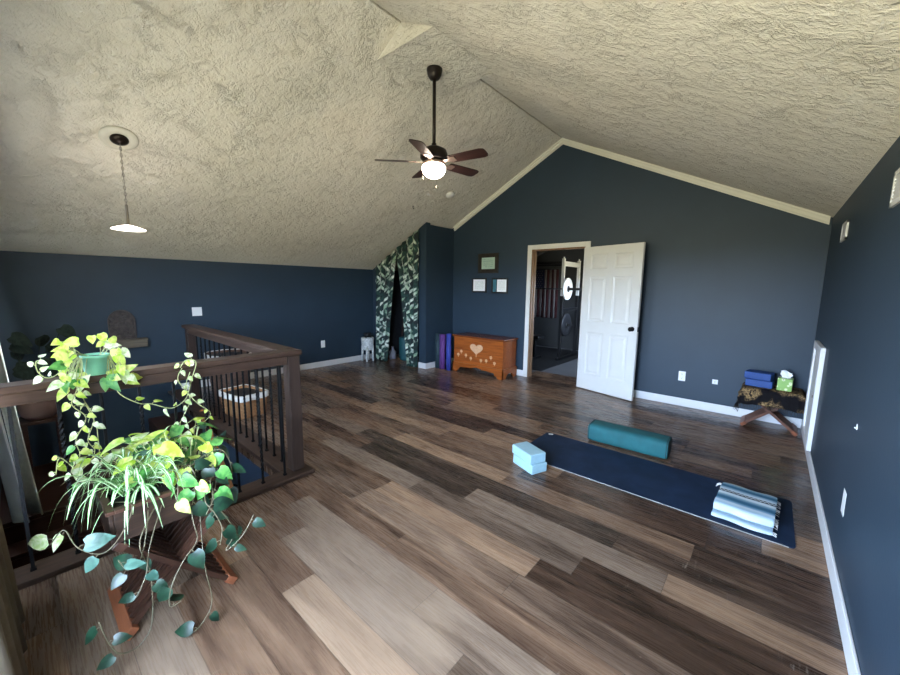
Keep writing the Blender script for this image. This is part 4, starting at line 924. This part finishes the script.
# flag, hung upright, union at the upper left
t=thing('wall_flag','striped red and white flag hung upright on the far room wall','flag',(-4.30,GY1-.012,.72)); m=MB(); fw,fh=.78,1.16
for k in range(13):
    x0=-fw/2+fw*k/13; x1=x0+fw/13; zt_=fh if k>6 else fh*.6
    m.grid(lambda u,v: V((x0+(x1-x0)*u,-.012*sin((x0+(x1-x0)*u)*26),zt_*v)),2,1,k%2)
m.build('stripes',[M['red'],M['fwhite']],t,solid=.002)
x1=-fw/2+fw*7/13; m=MB(); m.grid(lambda u,v: V((-fw/2+(x1+fw/2)*u,-.012*sin((-fw/2+(x1+fw/2)*u)*26),fh*.6+fh*.4*v)),10,1); u_=m.build('union',M['fblue'],t,solid=.002)
m=MB()
for i in range(9):
    for j in range(6 if i%2==0 else 5):
        x=-fw/2+.035+(j+(.5 if i%2 else 0))*.066; z=fh*.6+.03+i*.05; m.prism([(x+(.013 if q%2==0 else .0055)*sin(q*pi/5),z+(.013 if q%2==0 else .0055)*cos(q*pi/5)) for q in range(10)],'y',-.018-.0,-.0145)
m.build('stars',M['fwhite'],u_)
MB().cyl((-fw/2-.06,0,fh+.01),(fw/2+.06,0,fh+.01),.012).build('flag_rod',M['rackblack'],t)
# power rack
RX0,RX1,RY0,RY1=-4.25,-3.13,7.0,7.75
t=thing('power_rack','white-fronted power rack with a loaded barbell in the far room','power rack',(0,0,.013)); S=.055
for x,mt in ((RX1,M['rackwhite']),(RX0,M['rackblack'])):
    for y in (RY0,RY1):
        MB().box((x,y,1.64),(S,S,.72)).build('upright_upper',mt,t,bevel=.003); MB().box((x,y,.64),(S,S,1.28)).build('upright_lower',M['rackblack'],t,bevel=.003)  # black lower half on the white side is shade put into the colour
        MB().box((x,y,2.01),(.02,.02,.05)).build('upright_cap',mt,t)
    MB().bb(x-S/2,x+S/2,RY0+S/2,RY1-S/2,1.86,1.95).build('top_brace',mt,t); MB().bb(x-S/2,x+S/2,RY0-.1,RY1+.1,0,.05).build('base_beam',M['rackblack'],t)
    MB().bb(x-.02,x+.02,RY0+S/2,RY1-S/2,.98,1.03).build('safety_bar',M['rackblack'],t)
for y in (RY0,RY1): MB().bb(RX0+S/2,RX1-S/2,y-.025,y+.025,1.90,1.95).build('crossbeam',M['rackblack'],t)
def plate(label,x,y,z,rad,mat,thick=.035):
    o=thing('weight_plate',label,'weight plate',(x,y,z),0,'plates on the barbell'); q=Matrix.Rotation(pi/2,3,'Y')
    MB().lathe([(.026,0),(rad*.35,0),(rad*.38,.008),(rad*.80,.008),(rad*.84,0),(rad*.97,0),(rad,.006),(rad,thick-.006),(rad*.97,thick),(.026,thick),(.026,0)],36,(0,0,0),q).build('disc',mat,o)
    MB().lathe([(.025,.001),(.06,-.004),(.06,.0)],20,(thick+.006,0,0),q).build('hub',M['rackblack'],o); return o
t=tag(MB().cyl((-4.7,7.0-.06,1.43),(-2.72,7.0-.06,1.43),.013,12).cyl((-3.05,6.94,1.43),(-2.72,6.94,1.43),.024,12).cyl((-4.7,6.94,1.43),(-4.32,6.94,1.43),.024,12).build('barbell',M['rackblack']),'steel barbell resting across the power rack','barbell')
plate('white bumper plate on the barbell end',-3.02,6.94,1.43,.21,M['platewhite'])
plate('dark plate hanging lower on the rack side',-3.09,7.12,.72,.23,M['platedark']); 
tag(MB().cyl((-3.10,7.12,.72),(-2.95,7.12,.72),.022,12).build('plate_peg',M['rackblack']),'short peg on the rack holding the lower plate','peg')
# bench
t=thing('weight_bench','low black padded weight bench in front of the flag','bench',(-4.05,6.75,.013))
MB().bb(-.65,.65,-.13,.13,.42,.49).build('seat_pad',M['rackblack'],t,bevel=.02)
for x in (-.5,.5):
    MB().bb(x-.025,x+.025,-.03,.03,.04,.42).build('leg',M['rackblack'],t); MB().bb(x-.03,x+.03,-.25,.25,0,.04).build('foot',M['rackblack'],t)
MB().bb(-.5,.5,-.025,.025,.20,.25).build('spine_beam',M['rackblack'],t)

# ------------------------------------------------------------------ light
w=bpy.data.worlds.new('daylight'); bpy.context.scene.world=w; w.use_nodes=True; nt=w.node_tree; bg=nt.nodes['Background']
tc=nt.nodes.new('ShaderNodeTexCoord'); sp=nt.nodes.new('ShaderNodeSeparateXYZ'); nt.links.new(tc.outputs['Generated'],sp.inputs[0])
mr=nt.nodes.new('ShaderNodeMapRange'); mr.inputs[1].default_value=-1; mr.inputs[2].default_value=1; nt.links.new(sp.outputs[2],mr.inputs[0])
cr_=nt.nodes.new('ShaderNodeValToRGB'); e=cr_.color_ramp.elements
e[0].position=0; e[0].color=(.40,.38,.27,1); e[1].position=1; e[1].color=(.45,.60,.80,1)
for p,c in ((.47,(.46,.44,.31)),(.498,(.38,.40,.31)),(.512,(1.12,1.40,1.85)),(.60,(1.0,1.32,1.85)),(.75,(.58,.76,1.0))):
    q=e.new(p); q.color=(*c,1)
nt.links.new(mr.outputs[0],cr_.inputs[0]); nt.links.new(cr_.outputs[0],bg.inputs[0]); bg.inputs[1].default_value=26.0
def lamp(name,loc,p,c,r): 
    l=bpy.data.lights.new(name,'POINT'); l.energy=p; l.color=c; l.shadow_soft_size=r; o=bpy.data.objects.new(name,l); C.objects.link(o); o.location=loc
lamp('fan_bulb',(FX,FY,2.41),7,(1,.84,.62),.06)
lamp('pendant_bulb',(PX+.018,PY,1.86),3,(1,.82,.70),.04)
vs=bpy.context.scene.view_settings; vs.view_transform='Standard'; vs.look='None'; vs.exposure=0.85; vs.gamma=1; vs.use_curve_mapping=False
